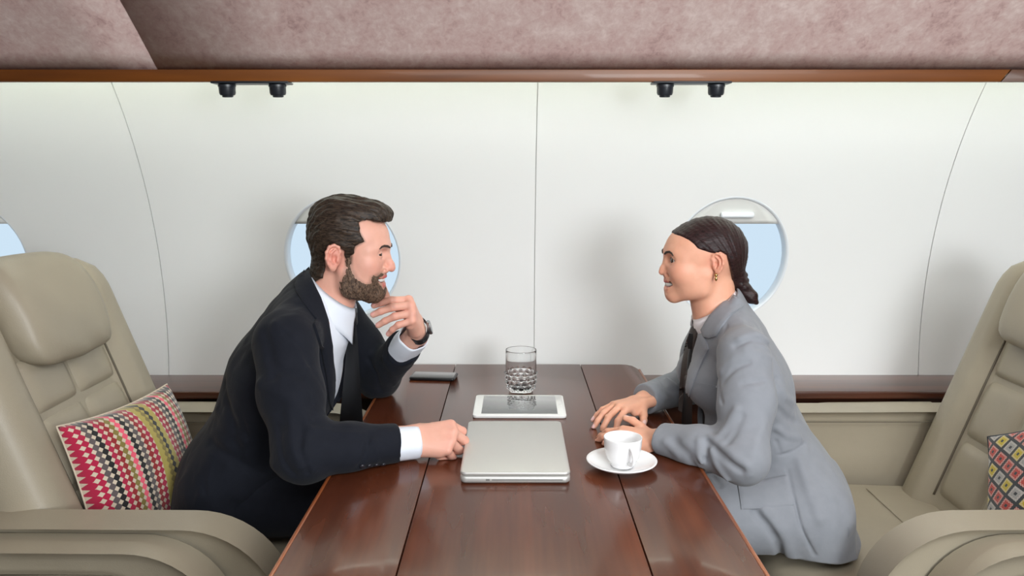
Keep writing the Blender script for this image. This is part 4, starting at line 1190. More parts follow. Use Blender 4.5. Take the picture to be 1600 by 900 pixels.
def m_jacket0(p):
    d = m_trunk(p)
    ck = s_cone(p, (-0.486, YM, 1.012), (-0.452, YM, 1.055), 0.079, 0.0775)
    pl = (p - V3(-0.464, YM, 1.036)) @ V3(0.62, 0, 0.78) - np.interp(p[:, 0], [-0.54, -0.50, -0.46, -0.40], [0.034, 0.028, 0.008, -0.02]).astype(f32)
    d = smin(d, smax(ck, pl, 0.004), 0.012)
    # skirt of the jacket over the hips
    d = smin(d, s_scone(p, YM, 0.66, (-0.695, YM, 0.60), (-0.705, YM, 0.50), 0.126, 0.134), 0.04)
    d = smin(d, s_scone(p, YM, 0.72, (-0.66, YM, 0.58), (-0.60, YM, 0.545), 0.105, 0.085), 0.05)
    # right sleeve
    r = s_chain(p, [RS + V3(0, 0.0, 0.004), V3(-0.474, 1.655, 0.872), RE], [0.072, 0.065, 0.056], 0.03)
    fo = s_chain(p, [RE, V3(-0.345, 1.622, 0.768), V3(-0.240, 1.663, 0.762)], [0.057, 0.050, 0.0415], 0.02)
    fo = smax(fo, p @ V3(0.93, 0.36, 0.0) - f32(V3(-0.248, 1.660, 0.76) @ V3(0.93, 0.36, 0)), 0.003)
    r = smin(r, fo, 0.03)
    d = smin(d, r, 0.022)
    l = s_chain(p, [LS + V3(0, 0.0, 0.004), V3(-0.425, 2.140, 0.870), LE], [0.070, 0.064, 0.056], 0.03)
    ax = (LW_ - LE) / np.linalg.norm(LW_ - LE)
    fo = s_cone(p, LE, LW_, 0.056, 0.043); fo = smax(fo, (p - (LW_ - ax * f32(0.062))) @ ax, 0.003)
    l = smin(l, fo, 0.03)
    d = smin(d, l, 0.022)
    return d
def fold_disp(p, folds):
    o = np.zeros(len(p), f32)
    for (pts, w, amp) in folds:
        pts = np.asarray(pts, f32); lo, hi = pts.min(0) - 3 * w, pts.max(0) + 3 * w
        m = ((p > lo) & (p < hi)).all(1)
        if not m.any(): continue
        d = s_chain(p[m], list(pts), [0.0] * len(pts), 1e-4) if len(pts) > 1 else s_ball(p[m], pts[0], 0)
        o[m] += f32(amp) * np.exp(-(d / f32(w)) ** 2)
    return o
def open_w(z): return np.interp(z, [0.66, 0.70, 0.78, 0.86, 0.94, 1.0, 1.04, 1.10], [0.004, 0.020, 0.042, 0.058, 0.068, 0.066, 0.062, 0.060]).astype(f32)
# crease lines given as sight lines, laid on the cloth
def lay(f, groups):
    out = []
    for pix, w, amp in groups:
        P = hits(f, pix); out.append((P.astype(f32), w, amp))
    return out
MF = [([(398, 500), (412, 520), (424, 555), (428, 590)], 0.010, -0.0055), ([(430, 505), (455, 525), (470, 550), (480, 575)], 0.009, 0.004),
      ([(445, 520), (470, 545), (482, 570)], 0.006, -0.004), ([(452, 640), (458, 700), (470, 730)], 0.009, 0.005), ([(436, 668), (442, 715), (460, 742)], 0.007, -0.004),
      ([(470, 665), (468, 705), (482, 738)], 0.006, -0.0045), ([(485, 668), (478, 700), (490, 735)], 0.007, 0.004), ([(483, 672), (520, 676), (560, 678)], 0.007, 0.003),
      ([(578, 676), (572, 700), (568, 716), (560, 730)], 0.0045, -0.005), ([(583, 690), (590, 706), (588, 722)], 0.005, 0.004), ([(405, 600), (450, 620), (480, 655)], 0.012, 0.005),
      ([(350, 600), (365, 660), (372, 720)], 0.014, -0.005), ([(330, 690), (370, 720), (410, 740)], 0.012, -0.005), ([(340, 640), (380, 690), (430, 730)], 0.012, 0.005),
      ([(420, 560), (440, 580), (470, 590)], 0.008, -0.004), ([(600, 560), (612, 580), (618, 600)], 0.007, 0.004), ([(575, 560), (590, 585), (596, 610)], 0.006, -0.004)]
FOLDS_M = lay(m_jacket0, MF)
def m_jacket(p):
    d = m_jacket0(p)
    d = d - fold_disp(p, FOLDS_M) - nz(p, (30, 30, 18), 1) * 0.0016
    front = p[:, 0] - (-0.560 + (p[:, 2] - 0.85) * 0.52)          # ahead of the spine plane
    cut = np.maximum(np.abs(p[:, 1] - YM) - open_w(p[:, 2]), -front)
    neck = s_cone(p, (-0.480, YM, 1.015), (-0.405, YM, 1.11), 0.069, 0.072)
    neckc = np.maximum(neck, -((p - V3(-0.466, YM, 1.030)) @ V3(0.62, 0, 0.78)))
    xl = np.interp(p[:, 2], [0.70, 0.775, 0.865, 0.925, 1.02, 1.083], [-0.395, -0.425, -0.420, -0.424, -0.446, -0.468]).astype(f32)
    cut2 = np.maximum(np.maximum(xl - p[:, 0], np.abs(p[:, 1] - YM) - 0.105), 0.72 - p[:, 2])
    d = smax(d, -cut2, 0.004)
    d = smax(d, -cut, 0.004); d = smax(d, -neckc, 0.005)
    d = smax(d, -(p[:, 2] - (0.475)), 0.003)
    return above_table(above_seat(d, p), p)
jacket = sdf_obj('jacket', m_jacket, (-0.90, 1.48, 0.45), (-0.19, 2.25, 1.13), 0.0036 * MQ, M['navy'], man, 1, margin=0.008)
LAPEL_M = [(481, 419), (488, 440), (500, 466), (511, 500), (518, 540), (520, 580), (518, 640), (513, 628), (508, 585), (499, 538), (489, 507), (492, 499), (484, 490), (472, 473), (463, 456), (462, 445), (470, 430)]
drape('lapel', m_jacket0, LAPEL_M, M['navy'], jacket, 0.003, 0.0045, 3.0)
drape('lapel', m_jacket0, LAPEL_M, M['navy'], jacket, 0.003, 0.0045, 3.0, mirror_y=YM)
for k in range(4):
    P = hits(m_jacket, [(566 + 11 * k, 728 - 1.0 * k)])[0]; N_ = grad(m_jacket, P[None])[0]
    bt = from_bm('cuff_button', lathe_bm([(0, 0.0035), (0.003, 0.0035), (0.0052, 0.0025), (0.0056, 0.0), (0, -0.002)], 16), M['button'], jacket)
    bt.location = P; bt.rotation_euler = Vector(N_).to_track_quat('Z', 'Y').to_euler()
# shirt body, cuffs and collar
def m_shirt(p):
    d = m_trunk(p) + 0.010
    d = d - nz(p, (26, 26, 14), 2) * 0.0018
    nk = s_cone(p, (-0.480, YM, 1.015), (-0.405, YM, 1.11), 0.056, 0.060)
    d = smax(d, -np.maximum(nk, -((p - V3(-0.456, YM, 1.036)) @ V3(0.62, 0, 0.78))), 0.004)
    d = smax(d, 0.56 - p[:, 2], 0.003)
    return above_table(d, p)
shirt = sdf_obj('shirt', m_shirt, (-0.84, 1.66, 0.55), (-0.30, 2.16, 1.11), 0.0045 * MQ, M['shirt'], man, 1)
def cuff(a, b, r0, r1, inner, name='cuff', parent=None, mat=None, fold=0.0006, up=None):
    a, b = np.array(a, float), np.array(b, float); t = (b - a) / np.linalg.norm(b - a)
    ref = np.cross(t, [0, 0, 1.0]); ref /= np.linalg.norm(ref); bi = np.cross(t, ref)
    rings = []
    for (s, r) in ((0, r0), (0.5, (r0 + r1) / 2 + 0.0008), (0.92, r1), (1.0, r1 - 0.001), (1.0, r1 - 0.003), (0.8, r1 - inner), (0.3, r1 - inner)):
        c = a + (b - a) * s
        rings.append([c + (r + fold * math.sin(5 * q / 40 * 2 * math.pi + 2)) * (math.cos(2 * math.pi * q / 40) * ref * 1.06 + math.sin(2 * math.pi * q / 40) * bi * 0.96) for q in range(40)])
    bm = loft_bm(rings, True, False)
    for v in bm.verts:
        if TX0 < v.co.x < TX1 and v.co.z < TZ + 0.0022: v.co.z = TZ + 0.0022
    return from_bm(name, bm, mat or M['shirt'], parent)
cuff(V3(-0.285, 1.645, 0.7625), V3(-0.206, 1.6755, 0.760), 0.037, 0.0365, 0.006, parent=shirt)
ax = (LW_ - LE) / np.linalg.norm(LW_ - LE)
cuff(LW_ - ax * 0.10, LW_ - ax * 0.008, 0.040, 0.0385, 0.006, parent=shirt, fold=0.0016)
# collar: a stand round the neck with leaves folded over it
def make_collar(name, parent, mat, c0, axis, fwd, r_in, stand, leaf, point, gap, flare, ell_y=1.0, thick=0.0022, drop0=0.020):
    """c0 neck centre at collar base, axis up the neck, fwd to the front"""
    ax = np.array(axis, float); ax /= np.linalg.norm(ax); f = np.array(fwd, float); f -= ax * f.dot(ax); f /= np.linalg.norm(f); s = np.cross(ax, f)
    N = 61; rings = []
    rows = 9
    grid = []
    for j in range(rows):
        row = []
        for k in range(N):
            t = k / (N - 1) * 2 - 1                    # -1..1 around from front to front
            a = t * (math.pi - gap)                    # angle from the back
            fr = abs(t) ** 5
            dirv = -math.cos(a) * f + math.sin(a) * s * ell_y
            drop = drop0 * (1 - math.cos(a)) / 2       # neckline sinks towards the front
            top = stand - drop
            if j <= 3:
                u = j / 3; h = -drop - 0.006 + (top + drop + 0.006) * u; r = r_in + 0.001 * u
            else:
                u = (j - 3) / (rows - 4); L_ = leaf + point * fr
                h = top + 0.0015 * math.sin(math.pi * min(1, u * 4)) - L_ * u; r = r_in + 0.0045 + flare * u ** 1.3 * (1 + 0.5 * fr)
            row.append(np.array(c0) + ax * h + dirv * r + f * (0.012 * fr * (u if j > 3 else 0)))
        grid.append(row)
    o = from_bm(name, loft_bm(grid, closed=False, caps=False), mat, parent)
    m = o.modifiers.new('s', 'SOLIDIFY'); m.thickness = thick; m.offset = 0
    return o
make_collar('collar', shirt, M['shirt'], (-0.456, YM, 1.030), (0.62, 0, 0.78), (1, 0, 0), 0.0670, 0.040, 0.045, 0.030, 0.10, 0.022, drop0=0.004, thick=0.003)
# tie hanging free from the knot
def tie_obj(name, parent, pts, widths, thick, yaw, fsign):
    rings = []
    for (c, w) in zip(pts, widths):
        c = np.array(c, float); s = np.array([fsign * math.sin(yaw), math.cos(yaw), 0]); f = np.array([math.cos(yaw) * fsign, -math.sin(yaw), 0])
        rings.append([c - s * w, c - s * w * 0.5 + f * thick, c + f * thick * 1.5, c + s * w * 0.5 + f * thick, c + s * w, c + s * w * 0.5 - f * thick, c - f * thick, c - s * w * 0.5 - f * thick])
    return from_bm(name, loft_bm(rings), M['tie'], parent, sharp=50)
kn = atY(548, 492, YM)
tie = tie_obj('tie', man, [kn + np.array([0.002, 0, 0.016]), kn + np.array([0.002, 0, 0.008]), kn + np.array([0.004, 0, -0.020]), kn + np.array([0.002, 0, -0.026])], [0.010, 0.017, 0.012, 0.008], 0.009, -0.5, 1)
tb = [kn + np.array([0.004, 0, -0.022])] + [np.array([kn[0] + 0.004 - 0.012 * t, YM - 0.010 * t, kn[2] - 0.03 - (kn[2] - 0.03 - 0.655) * t]) for t in np.linspace(0.08, 1, 9)]
tie_obj('tie_blade', tie, tb, list(np.linspace(0.013, 0.046, 9)) + [0.036], 0.004, -0.95, 1)
# wristwatch on the raised wrist
hb = hL; wr = atY(653, 515, 1.985); fdir = np.array([-0.15, -0.72, 0.68]); fdir /= np.linalg.norm(fdir)
wp = wr + fdir * -0.004
ref = np.array([0.95, 0.1, 0.2]); ref -= fdir * ref.dot(fdir); ref /= np.linalg.norm(ref); bi = np.cross(fdir, ref)
ringp = [wp + 0.0245 * math.cos(2 * math.pi * k / 36) * ref + 0.0355 * math.sin(2 * math.pi * k / 36) * bi for k in range(36)]
rings = []
for (dw, dr) in ((-0.009, 0.0), (-0.009, 0.003), (0.009, 0.003), (0.009, 0.0), (-0.009, 0.0)):
    rings.append([p + fdir * dw + (p - wp) / np.linalg.norm(p - wp) * dr for p in ringp])
M['watch'] = plain('watch_black', rgb(36, 38, 42), 0.35, 0.3)
M['steel'] = plain('watch_steel', rgb(150, 152, 156), 0.25, 0.9)
wt = from_bm('wristwatch', loft_bm(rings, True, False), M['watch'], man, sharp=40)
wc = from_bm('watch_case', lathe_bm([(0, 0.002), (0.017, 0.002), (0.0185, 0.004), (0.0185, 0.0085), (0.0165, 0.0105), (0, 0.0105)], 32), M['steel'], wt, sharp=40)
wc.location = wp + ref * 0.0235; wc.rotation_euler = Vector(ref).to_track_quat('Z', 'Y').to_euler()
# trousers and shoes
def m_trousers(p):
    d = s_scone(p, YM, 0.68, (-0.69, YM, 0.545), (-0.64, YM, 0.62), 0.122, 0.116)
    for s in (-1, 1):
        d = smin(d, s_cone(p, (-0.71, YM + s * 0.09, 0.555), (-0.30, YM + s * 0.12, 0.560), 0.086, 0.066), 0.03)
        d = smin(d, s_cone(p, (-0.30, YM + s * 0.12, 0.56), (-0.29, YM + s * 0.11, 0.10), 0.064, 0.050), 0.02)
    d = smax(d, 0.085 - p[:, 2], 0.004)
    return smax(d, np.minimum(0.470 - p[:, 2], -(p[:, 0] + 0.345)), 0.006)
sdf_obj('trousers', m_trousers, (-0.86, 1.68, 0.06), (-0.20, 2.14, 0.75), 0.008, M['navy'], man, 1)
M['shoe'] = plain('black_shoe_leather', rgb(18, 17, 17), 0.3)
def shoe(parent, x, y, fx, mat):
    def f(p):
        q = p - V3(x, y, 0.0)
        q = q * V3(fx, 1, 1)
        d = U(0.03, s_ell(q, (-0.03, 0, 0.052), (0.07, 0.042, 0.050)), s_ell(q, (0.10, 0, 0.036), (0.11, 0.045, 0.036)))
        return smax(d, 0.004 - q[:, 2], 0.003)
    lo = np.array([min(x - 0.12 * fx, x + 0.22 * fx), y - 0.06, -0.01]); hi = np.array([max(x - 0.12 * fx, x + 0.22 * fx), y + 0.06, 0.12])
    return sdf_obj('shoe', f, lo, hi, 0.006, mat, parent, 1)
for s in (-1, 1): shoe(man, -0.285, YM + s * 0.11, 1, M['shoe'])
# ================================================================ the woman (faces the other way)
WO = V3(0.463, 1.90, 1.132); YW = 1.90
FL = V3(-1, -1, 1)
def w_loc(p): return (p - WO) * FL
def w_head(p): return head_sdf(w_loc(p), HW)
WLS, WLE, WLW = V3(0.516, 1.728, 0.945), V3(0.484, 1.590, 0.752), V3(0.330, 1.722, 0.752)
WRS, WRE, WRW = V3(0.532, 2.060, 0.940), V3(0.490, 2.110, 0.768), V3(0.338, 1.978, 0.766)
wL = hand_sdf_parts(WLW + V3(-0.004, 0.004, -0.006), (-0.93, 0.36, -0.06), (-0.02, -0.35, 0.93), (0.3, 0.9, 0.35), 0.92,
                    curls=[(14, 24, 12), (18, 28, 14), (22, 32, 16), (24, 34, 18)], spread=[2, 0, -1, -3], slim=0.86,
                    thumb=[(0.022, 0.024, -0.004), (0.046, 0.044, 0.004), (0.068, 0.056, 0.012), (0.088, 0.060, 0.016)])
wR = hand_sdf_parts(WRW + V3(-0.010, -0.022, -0.001), (-0.80, -0.60, -0.02), (-0.10, -0.10, 1.0), (0.55, -0.8, -0.1), 0.92,
                    curls=[(30, 34, 18), (26, 26, 14), (20, 22, 12), (16, 20, 12)], spread=[12, 3, -4, -12], slim=0.86,
                    thumb=[(0.022, 0.026, -0.010), (0.040, 0.048, -0.016), (0.058, 0.066, -0.022), (0.072, 0.078, -0.028)])
def w_core(p):
    d = s_scone(p, YW, 0.66, (0.700, YW - 0.02, 0.545), (0.635, YW, 0.69), 0.100, 0.082)
    d = smin(d, s_scone(p, YW, 0.66, (0.640, YW, 0.69), (0.560, YW, 0.84), 0.084, 0.098), 0.03)
    d = smin(d, s_scone(p, YW, 0.62, (0.560, YW, 0.84), (0.525, YW, 0.940), 0.098, 0.078), 0.03)
    d = smin(d, s_scone(p, YW, 0.8, (0.525, YW, 0.940), (0.505, YW, 1.00), 0.070, 0.036), 0.03)
    for s in (-1, 1):
        d = smin(d, s_cone(p, (0.515, YW + s * 0.055, 0.985), (0.520, YW + s * 0.145, 0.955), 0.028, 0.036), 0.03)
        d = smin(d, s_cone(p, (0.73, YW + s * 0.085, 0.545), (0.34, YW + s * 0.10, 0.555), 0.074, 0.050), 0.03)
        d = smin(d, s_cone(p, (0.34, YW + s * 0.10, 0.55), (0.36, YW + s * 0.09, 0.10), 0.046, 0.032), 0.02)
    d = smin(d, s_chain(p, [WLS, WLE, WLW], [0.040, 0.032, 0.022], 0.02), 0.02)
    d = smin(d, s_chain(p, [WRS, WRE, WRW], [0.040, 0.032, 0.022], 0.02), 0.02)
    return above_seat(d, p)
woman = empty('person', (0, 0, 0))
tag(woman, 'smiling woman in a light grey blazer with low tied hair, hands on table', 'person')
WSK = np.array(rgb(228, 170, 142)[:3]); WSR = np.array(rgb(222, 138, 116)[:3]); WLIP = np.array(rgb(190, 92, 88)[:3]); WNAIL = np.array(rgb(244, 204, 200)[:3])
def woman_cols(v):
    l = mir(w_loc(v)); c = np.repeat(WSK[None], len(v), 0).astype(f32)
    def blend(m, col): c[:] = c * (1 - m[:, None]) + np.asarray(col, f32) * m[:, None]
    hd = (v[:, 2] > 1.0)
    blend(0.5 * np.exp(-((l - V3(0.068, 0.040, -0.022)) ** 2).sum(1) / 0.022 ** 2), WSR)
    blend(0.35 * np.exp(-((l - V3(0.104, 0, -0.028)) ** 2).sum(1) / 0.014 ** 2), WSR)
    blend(0.5 * np.exp(-((l - V3(-0.012, 0.078, 0.004)) ** 2).sum(1) / 0.028 ** 2), WSR)
    m = HW['mouth']
    up = s_chain(l, m['up'], [r + 0.0016 for r in m['upr']], 0.003); lo = s_chain(l, m['lo'], [r + 0.0016 for r in m['lor']], 0.003)
    blend(smooth01(-np.minimum(up, lo), -0.0010, 0.0008) * hd, WLIP)
    cut = s_chain(l, m['cut'], [r + 0.0005 for r in m['cutr']], 0.002)
    blend(smooth01(-cut, -0.0008, 0.001) * hd * (l[:, 0] < 0.0885), rgb(120, 44, 42)[:3])
    # lash line / eye make-up
    e = V3(*HW['eye']); q = l - e
    half = np.maximum(0.0, 1 - (q[:, 1] / 0.0155) ** 2) * (HW['open'][0])
    near = (np.abs(q[:, 2] - half) < 0.0017) & (q[:, 0] > 0.002) & (np.abs(q[:, 1]) < 0.0175) & (np.sqrt((q * q).sum(1)) < 0.0165) & hd
    blend(0.85 * near.astype(f32), rgb(60, 40, 36)[:3])
    for (c0, nd, nu, r) in wL[1] + wR[1]:
        q = v - c0.astype(f32); a = q @ nd.astype(f32); u = q @ nu.astype(f32); s = np.sqrt(np.maximum((q * q).sum(1) - a * a - u * u, 0))
        blend(smooth01(-(np.sqrt((a / (r * 1.5)) ** 2 + (s / (r * 0.95)) ** 2) - 1), -0.15, 0.15) * (u > -0.003) * (u < 0.004), WNAIL)
    return c
vh, qh = mesh_sdf(lambda p: smin(w_head(p), w_core(p), 0.02), WO + V3(-0.125, -0.100, -0.150), WO + V3(0.110, 0.100, 0.125), 0.0016 * MQ)
vh = relax(vh, qh, 1, 0.4)
def wl_l(p): return above_table(smin(wL[0](p), s_cone(p, WLE, WLW, 0.032, 0.022), 0.01), p, 0.0006)
def wl_r(p): return above_table(smin(wR[0](p), s_cone(p, WRE, WRW, 0.032, 0.022), 0.01), p, 0.0006)
v1, q1 = mesh_sdf(wl_l, wL[2], wL[3], 0.0015 * MQ); v1 = relax(v1, q1, 1, 0.4)
v2, q2 = mesh_sdf(wl_r, wR[2], wR[3], 0.0015 * MQ); v2 = relax(v2, q2, 1, 0.4)
v3, q3 = mesh_sdf(lambda p: above_table(w_core(p), p), (0.28, 1.48, 0.05), (0.92, 2.22, 1.02), 0.009)
vb, qb = join_arrays([(vh, qh), (v1, q1), (v2, q2), (v3, q3)])
arr_mesh('body', vb, qb, M['skin'], woman, woman_cols(vb.astype(f32)))
for s in (-1, 1):
    e = HW['eye']; eyeball(woman, HW, (WO[0] - e[0], WO[1] + s * e[1], WO[2] + e[2]), s, 1, math.pi + (0.35 if s < 0 else 0.1))
arch(HW, WO, -1, -0.0595, -0.0480, 0.0040, 'teeth', woman)
HAIRW = [(0.090, 0.072), (0.078, 0.066), (0.064, 0.062), (0.050, 0.054), (0.032, 0.038), (0.014, 0.030), (-0.006, 0.026), (-0.018, 0.030), (-0.034, 0.022), (-0.040, 0.004), (-0.050, -0.018), (-0.060, -0.040), (-0.072, -0.060), (-0.13, -0.08), (-0.13, 0.08), (-0.06, 0.14), (0.05, 0.13), (0.10, 0.10)]
BUN = np.array([-0.083, 0, -0.046])
def w_hair(p):
    l = w_loc(p); q = mir(l)
    cap = s_ell(q, HW['cran'][0], HW['cran'][1]) - 0.0055
    cap = smin(cap, s_ell(q, HW['front'][0], HW['front'][1]) - 0.003, 0.025)
    cap = smin(cap, s_cone(q, (-0.040, 0, 0.0), BUN + [0.010, 0, 0.008], 0.055, 0.026), 0.03)
    # strands combed back towards the knot
    d3 = l - V3(*BUN); ang = np.arctan2(l[:, 1], d3[:, 2] + 0.02 + 0.3 * (d3[:, 0]))
    el = np.arctan2(d3[:, 2], d3[:, 0] + 1e-4)
    cap = cap - (np.sin(el * 95 + 3 * np.sin(l[:, 1] * 60)) * 0.00035 + np.sin(el * 41 + 1.0) * 0.0005 + nz(l, (60, 200, 200), 1) * 0.0003)
    reg = poly_sd(q[:, 0], q[:, 2], HAIRW) + nz(l, 120, 2) * 0.0008
    cap = smax(cap, reg * f32(0.7), 0.005)
    # plaited knot and tail
    kn = s_ball(q, BUN + [0.0, 0, 0.0], 0.0205)
    lum = np.sin(l[:, 2] * 420 + l[:, 0] * 260) * np.sin(l[:, 1] * 300 + 1.5) * 0.0034
    kn = kn - lum * 0.5
    for k in range(9):
        a_ = k * 2.4; kn = smin(kn, s_ball(l, BUN + np.array([-0.010 + 0.010 * math.cos(a_), 0.017 * math.sin(a_ * 1.7), 0.015 * math.sin(a_)]), 0.0088), 0.0015)
    tl = s_chain(l, [BUN, BUN + [-0.012, 0.004, -0.022], BUN + [-0.030, 0.010, -0.040], BUN + [-0.040, 0.014, -0.052]], [0.015, 0.0165, 0.014, 0.006], 0.01) - np.sin(l[:, 2] * 300 - l[:, 0] * 220 + np.arctan2(l[:, 1], 0.02) * 5) * 0.0008
    return U(0.006, cap, kn, tl)
sdf_obj('hair', w_hair, WO + V3(-0.105, -0.095, -0.115), WO + V3(0.135, 0.095, 0.125), 0.0017 * MQ, M['hair_woman'], woman, 0, margin=0.004)
for s in (-1, 1):
    pts = [(WO[0] - q[0], WO[1] + s * q[1], WO[2] + q[2]) for q in face_pts(HW, [(0.010, 0.0190), (0.020, 0.0240), (0.031, 0.0262), (0.041, 0.0235), (0.048, 0.0180)], 0.0006, 0.9)]
    from_bm('eyebrow', tube_bm(pts, [0.0022, 0.0029, 0.0028, 0.0021, 0.0010], 8), M['brow'], woman)
    bm = bmesh.new(); bmesh.ops.create_icosphere(bm, subdivisions=2, radius=0.0042)
    M.setdefault('gold', plain('gold', rgb(200, 170, 110), 0.25, 1.0))
    er = from_bm('earring', bm, M['gold'], woman); er.location = (WO[0] + 0.009, WO[1] + s * 0.0745, WO[2] - 0.0235)
    dp = from_bm('drop', lathe_bm([(0, 0.006), (0.002, 0.004), (0.0035, -0.001), (0.002, -0.005), (0, -0.006)], 12), M['gold'], er); dp.location = (0, s * 0.0015, -0.008)
# ---- clothes
n = NB('grey_suit_wool'); v = n.coords((1, 1, 1))
n.set(Base_Color=n.mix(n.noise(v, 40, 3), rgb(126, 129, 135), rgb(138, 141, 147)), Roughness=0.75, Sheen_Weight=0.15, Specular_IOR_Level=0.3)
n.bump(n.math('ADD', n.math('MULTIPLY', n.noise(v, 24, 3, 0.55, 0.4), 1.0), n.math('MULTIPLY', n.noise(v, 900, 1), 0.04)), 0.2, 0.006); M['grey'] = n.m
M['grey_seam'] = plain('grey_seam_thread', rgb(110, 115, 124), 0.8)
M['brown_vest'] = plain('dark_brown_vest', rgb(58, 48, 44), 0.7)  # brown stands for shade on the far half of the grey jacket
M['white_shirt'] = plain('white_blouse', rgb(238, 234, 236), 0.7)
def w_trunk(p):
    d = s_scone(p, YW, 0.66, (0.705, YW - 0.02, 0.57), (0.635, YW, 0.69), 0.108, 0.090)
    d = smin(d, s_scone(p, YW, 0.66, (0.635, YW, 0.69), (0.562, YW, 0.84), 0.090, 0.106), 0.03)
    d = smin(d, s_scone(p, YW, 0.62, (0.562, YW, 0.84), (0.528, YW, 0.940), 0.106, 0.086), 0.03)
    d = smin(d, s_scone(p, YW, 0.80, (0.528, YW, 0.940), (0.512, YW, 0.985), 0.084, 0.060), 0.03)
    for s in (-1, 1):
        d = smin(d, s_cone(p, (0.518, YW + s * 0.055, 0.988), (0.524, YW + s * 0.145, 0.958), 0.036, 0.043), 0.03)
        d = smin(d, s_ball(p, (0.478, YW + s * 0.062, 0.845), 0.062), 0.03)
    d = smin(d, s_ell(p, (0.555, YW, 0.725), (0.088, 0.125, 0.10)), 0.04)
    return d
YH = 1.862
def w_body0(p):
    d = w_trunk(p)
    d = smin(d, s_scone(p, YH, 0.58, (0.685, YH, 0.61), (0.722, YH, 0.46), 0.094, 0.116), 0.03)     # peplum over the hips
    for s in (-1, 1):                                                                          # skirts over the thighs
        d = smin(d, s_cone(p, (0.69, YH + s * 0.095, 0.55), (0.44, YH + s * 0.10, 0.553), 0.100, 0.092), 0.035)
    return d
def w_jacket0(p):
    d = w_body0(p)
    ck = s_cone(p, (0.522, YW, 0.972), (0.497, YW, 1.018), 0.073, 0.070)
    pl = (p - V3(0.505, YW, 1.00)) @ V3(-0.55, 0, 0.83) - np.interp(-p[:, 0], [-0.58, -0.54, -0.50, -0.44], [0.046, 0.040, 0.012, -0.03]).astype(f32)
    d = smin(d, smax(ck, pl, 0.004), 0.012)
    r = s_chain(p, [WLS, V3(0.508, 1.665, 0.855), WLE], [0.060, 0.056, 0.050], 0.03)
    ax = (WLW - WLE) / np.linalg.norm(WLW - WLE)
    fo = s_chain(p, [WLE, (WLE + WLW) / 2 + V3(0, 0, 0.004), WLW], [0.049, 0.044, 0.037], 0.02); fo = smax(fo, (p - (WLW - ax * f32(0.006))) @ ax, 0.003)
    d = smin(d, smin(r, fo, 0.025), 0.018)
    l = s_chain(p, [WRS, V3(0.515, 2.095, 0.860), WRE], [0.055, 0.051, 0.048], 0.03)
    ax = (WRW - WRE) / np.linalg.norm(WRW - WRE)
    fo = s_cone(p, WRE, WRW, 0.049, 0.040); fo = smax(fo, (p - (WRW - ax * f32(0.004))) @ ax, 0.003)
    return smin(d, smin(l, fo, 0.025), 0.018)
WF = [([(1106, 690), (1130, 715), (1158, 735)], 0.0065, -0.0065), ([(1110, 684), (1140, 705), (1168, 728)], 0.008, 0.005), ([(1104, 692), (1103, 715), (1112, 742), (1125, 758)], 0.006, -0.006),
      ([(1112, 700), (1118, 725), (1135, 752)], 0.007, 0.005), ([(1092, 688), (1092, 712), (1098, 738)], 0.006, 0.005), ([(1055, 690), (1075, 710), (1085, 730)], 0.010, -0.004), ([(1040, 690), (1060, 712), (1070, 730)], 0.009, 0.003),
      ([(1135, 508), (1123, 535), (1119, 565), (1123, 600), (1128, 630)], 0.0035, -0.005), ([(1150, 540), (1172, 530), (1190, 532), (1206, 545)], 0.007, -0.005), ([(1155, 530), (1180, 521), (1200, 532)], 0.008, 0.004),
      ([(1128, 580), (1145, 560), (1165, 552)], 0.008, 0.004), ([(1130, 596), (1150, 575), (1170, 566)], 0.006, -0.004), ([(1160, 600), (1190, 596), (1212, 592)], 0.006, -0.003), ([(1165, 545), (1185, 552), (1205, 560)], 0.006, 0.003),
      ([(1195, 660), (1180, 700), (1172, 740)], 0.012, 0.003), ([(1150, 640), (1135, 665), (1122, 682)], 0.009, 0.005), ([(1160, 650), (1146, 680), (1135, 694)], 0.006, -0.004),
      ([(1213, 690), (1230, 735), (1238, 770), (1250, 820), (1272, 866)], 0.0035, -0.0045), ([(1218, 712), (1240, 706), (1256, 694)], 0.003, -0.004), ([(1180, 800), (1200, 822), (1216, 848), (1224, 880)], 0.009, -0.010), ([(1195, 800), (1220, 830), (1238, 870)], 0.012, 0.007),
      ([(1250, 720), (1262, 760), (1280, 810)], 0.012, 0.004), ([(1215, 640), (1232, 655), (1244, 660)], 0.007, -0.004), ([(1213, 600), (1226, 620), (1238, 628)], 0.008, 0.004),
      ([(1215, 670), (1230, 680), (1250, 684)], 0.007, 0.005), ([(1030, 590), (1040, 605), (1052, 612)], 0.006, -0.005), ([(1036, 582), (1046, 596), (1056, 603)], 0.006, 0.005), ([(1022, 600), (1030, 615), (1040, 622)], 0.006, 0.003),
      ([(1168, 500), (1185, 540), (1214, 600)], 0.010, -0.003)]
FOLDS_W = lay(w_jacket0, WF)
def open_ww(z): return np.interp(z, [0.64, 0.68, 0.76, 0.86, 0.94, 1.0, 1.05], [0.006, 0.022, 0.036, 0.046, 0.050, 0.050, 0.05]).astype(f32)
HEM = lambda p: (0.482 - 0.05 * np.clip(p[:, 0] - 0.60, 0, 0.2)).astype(f32)
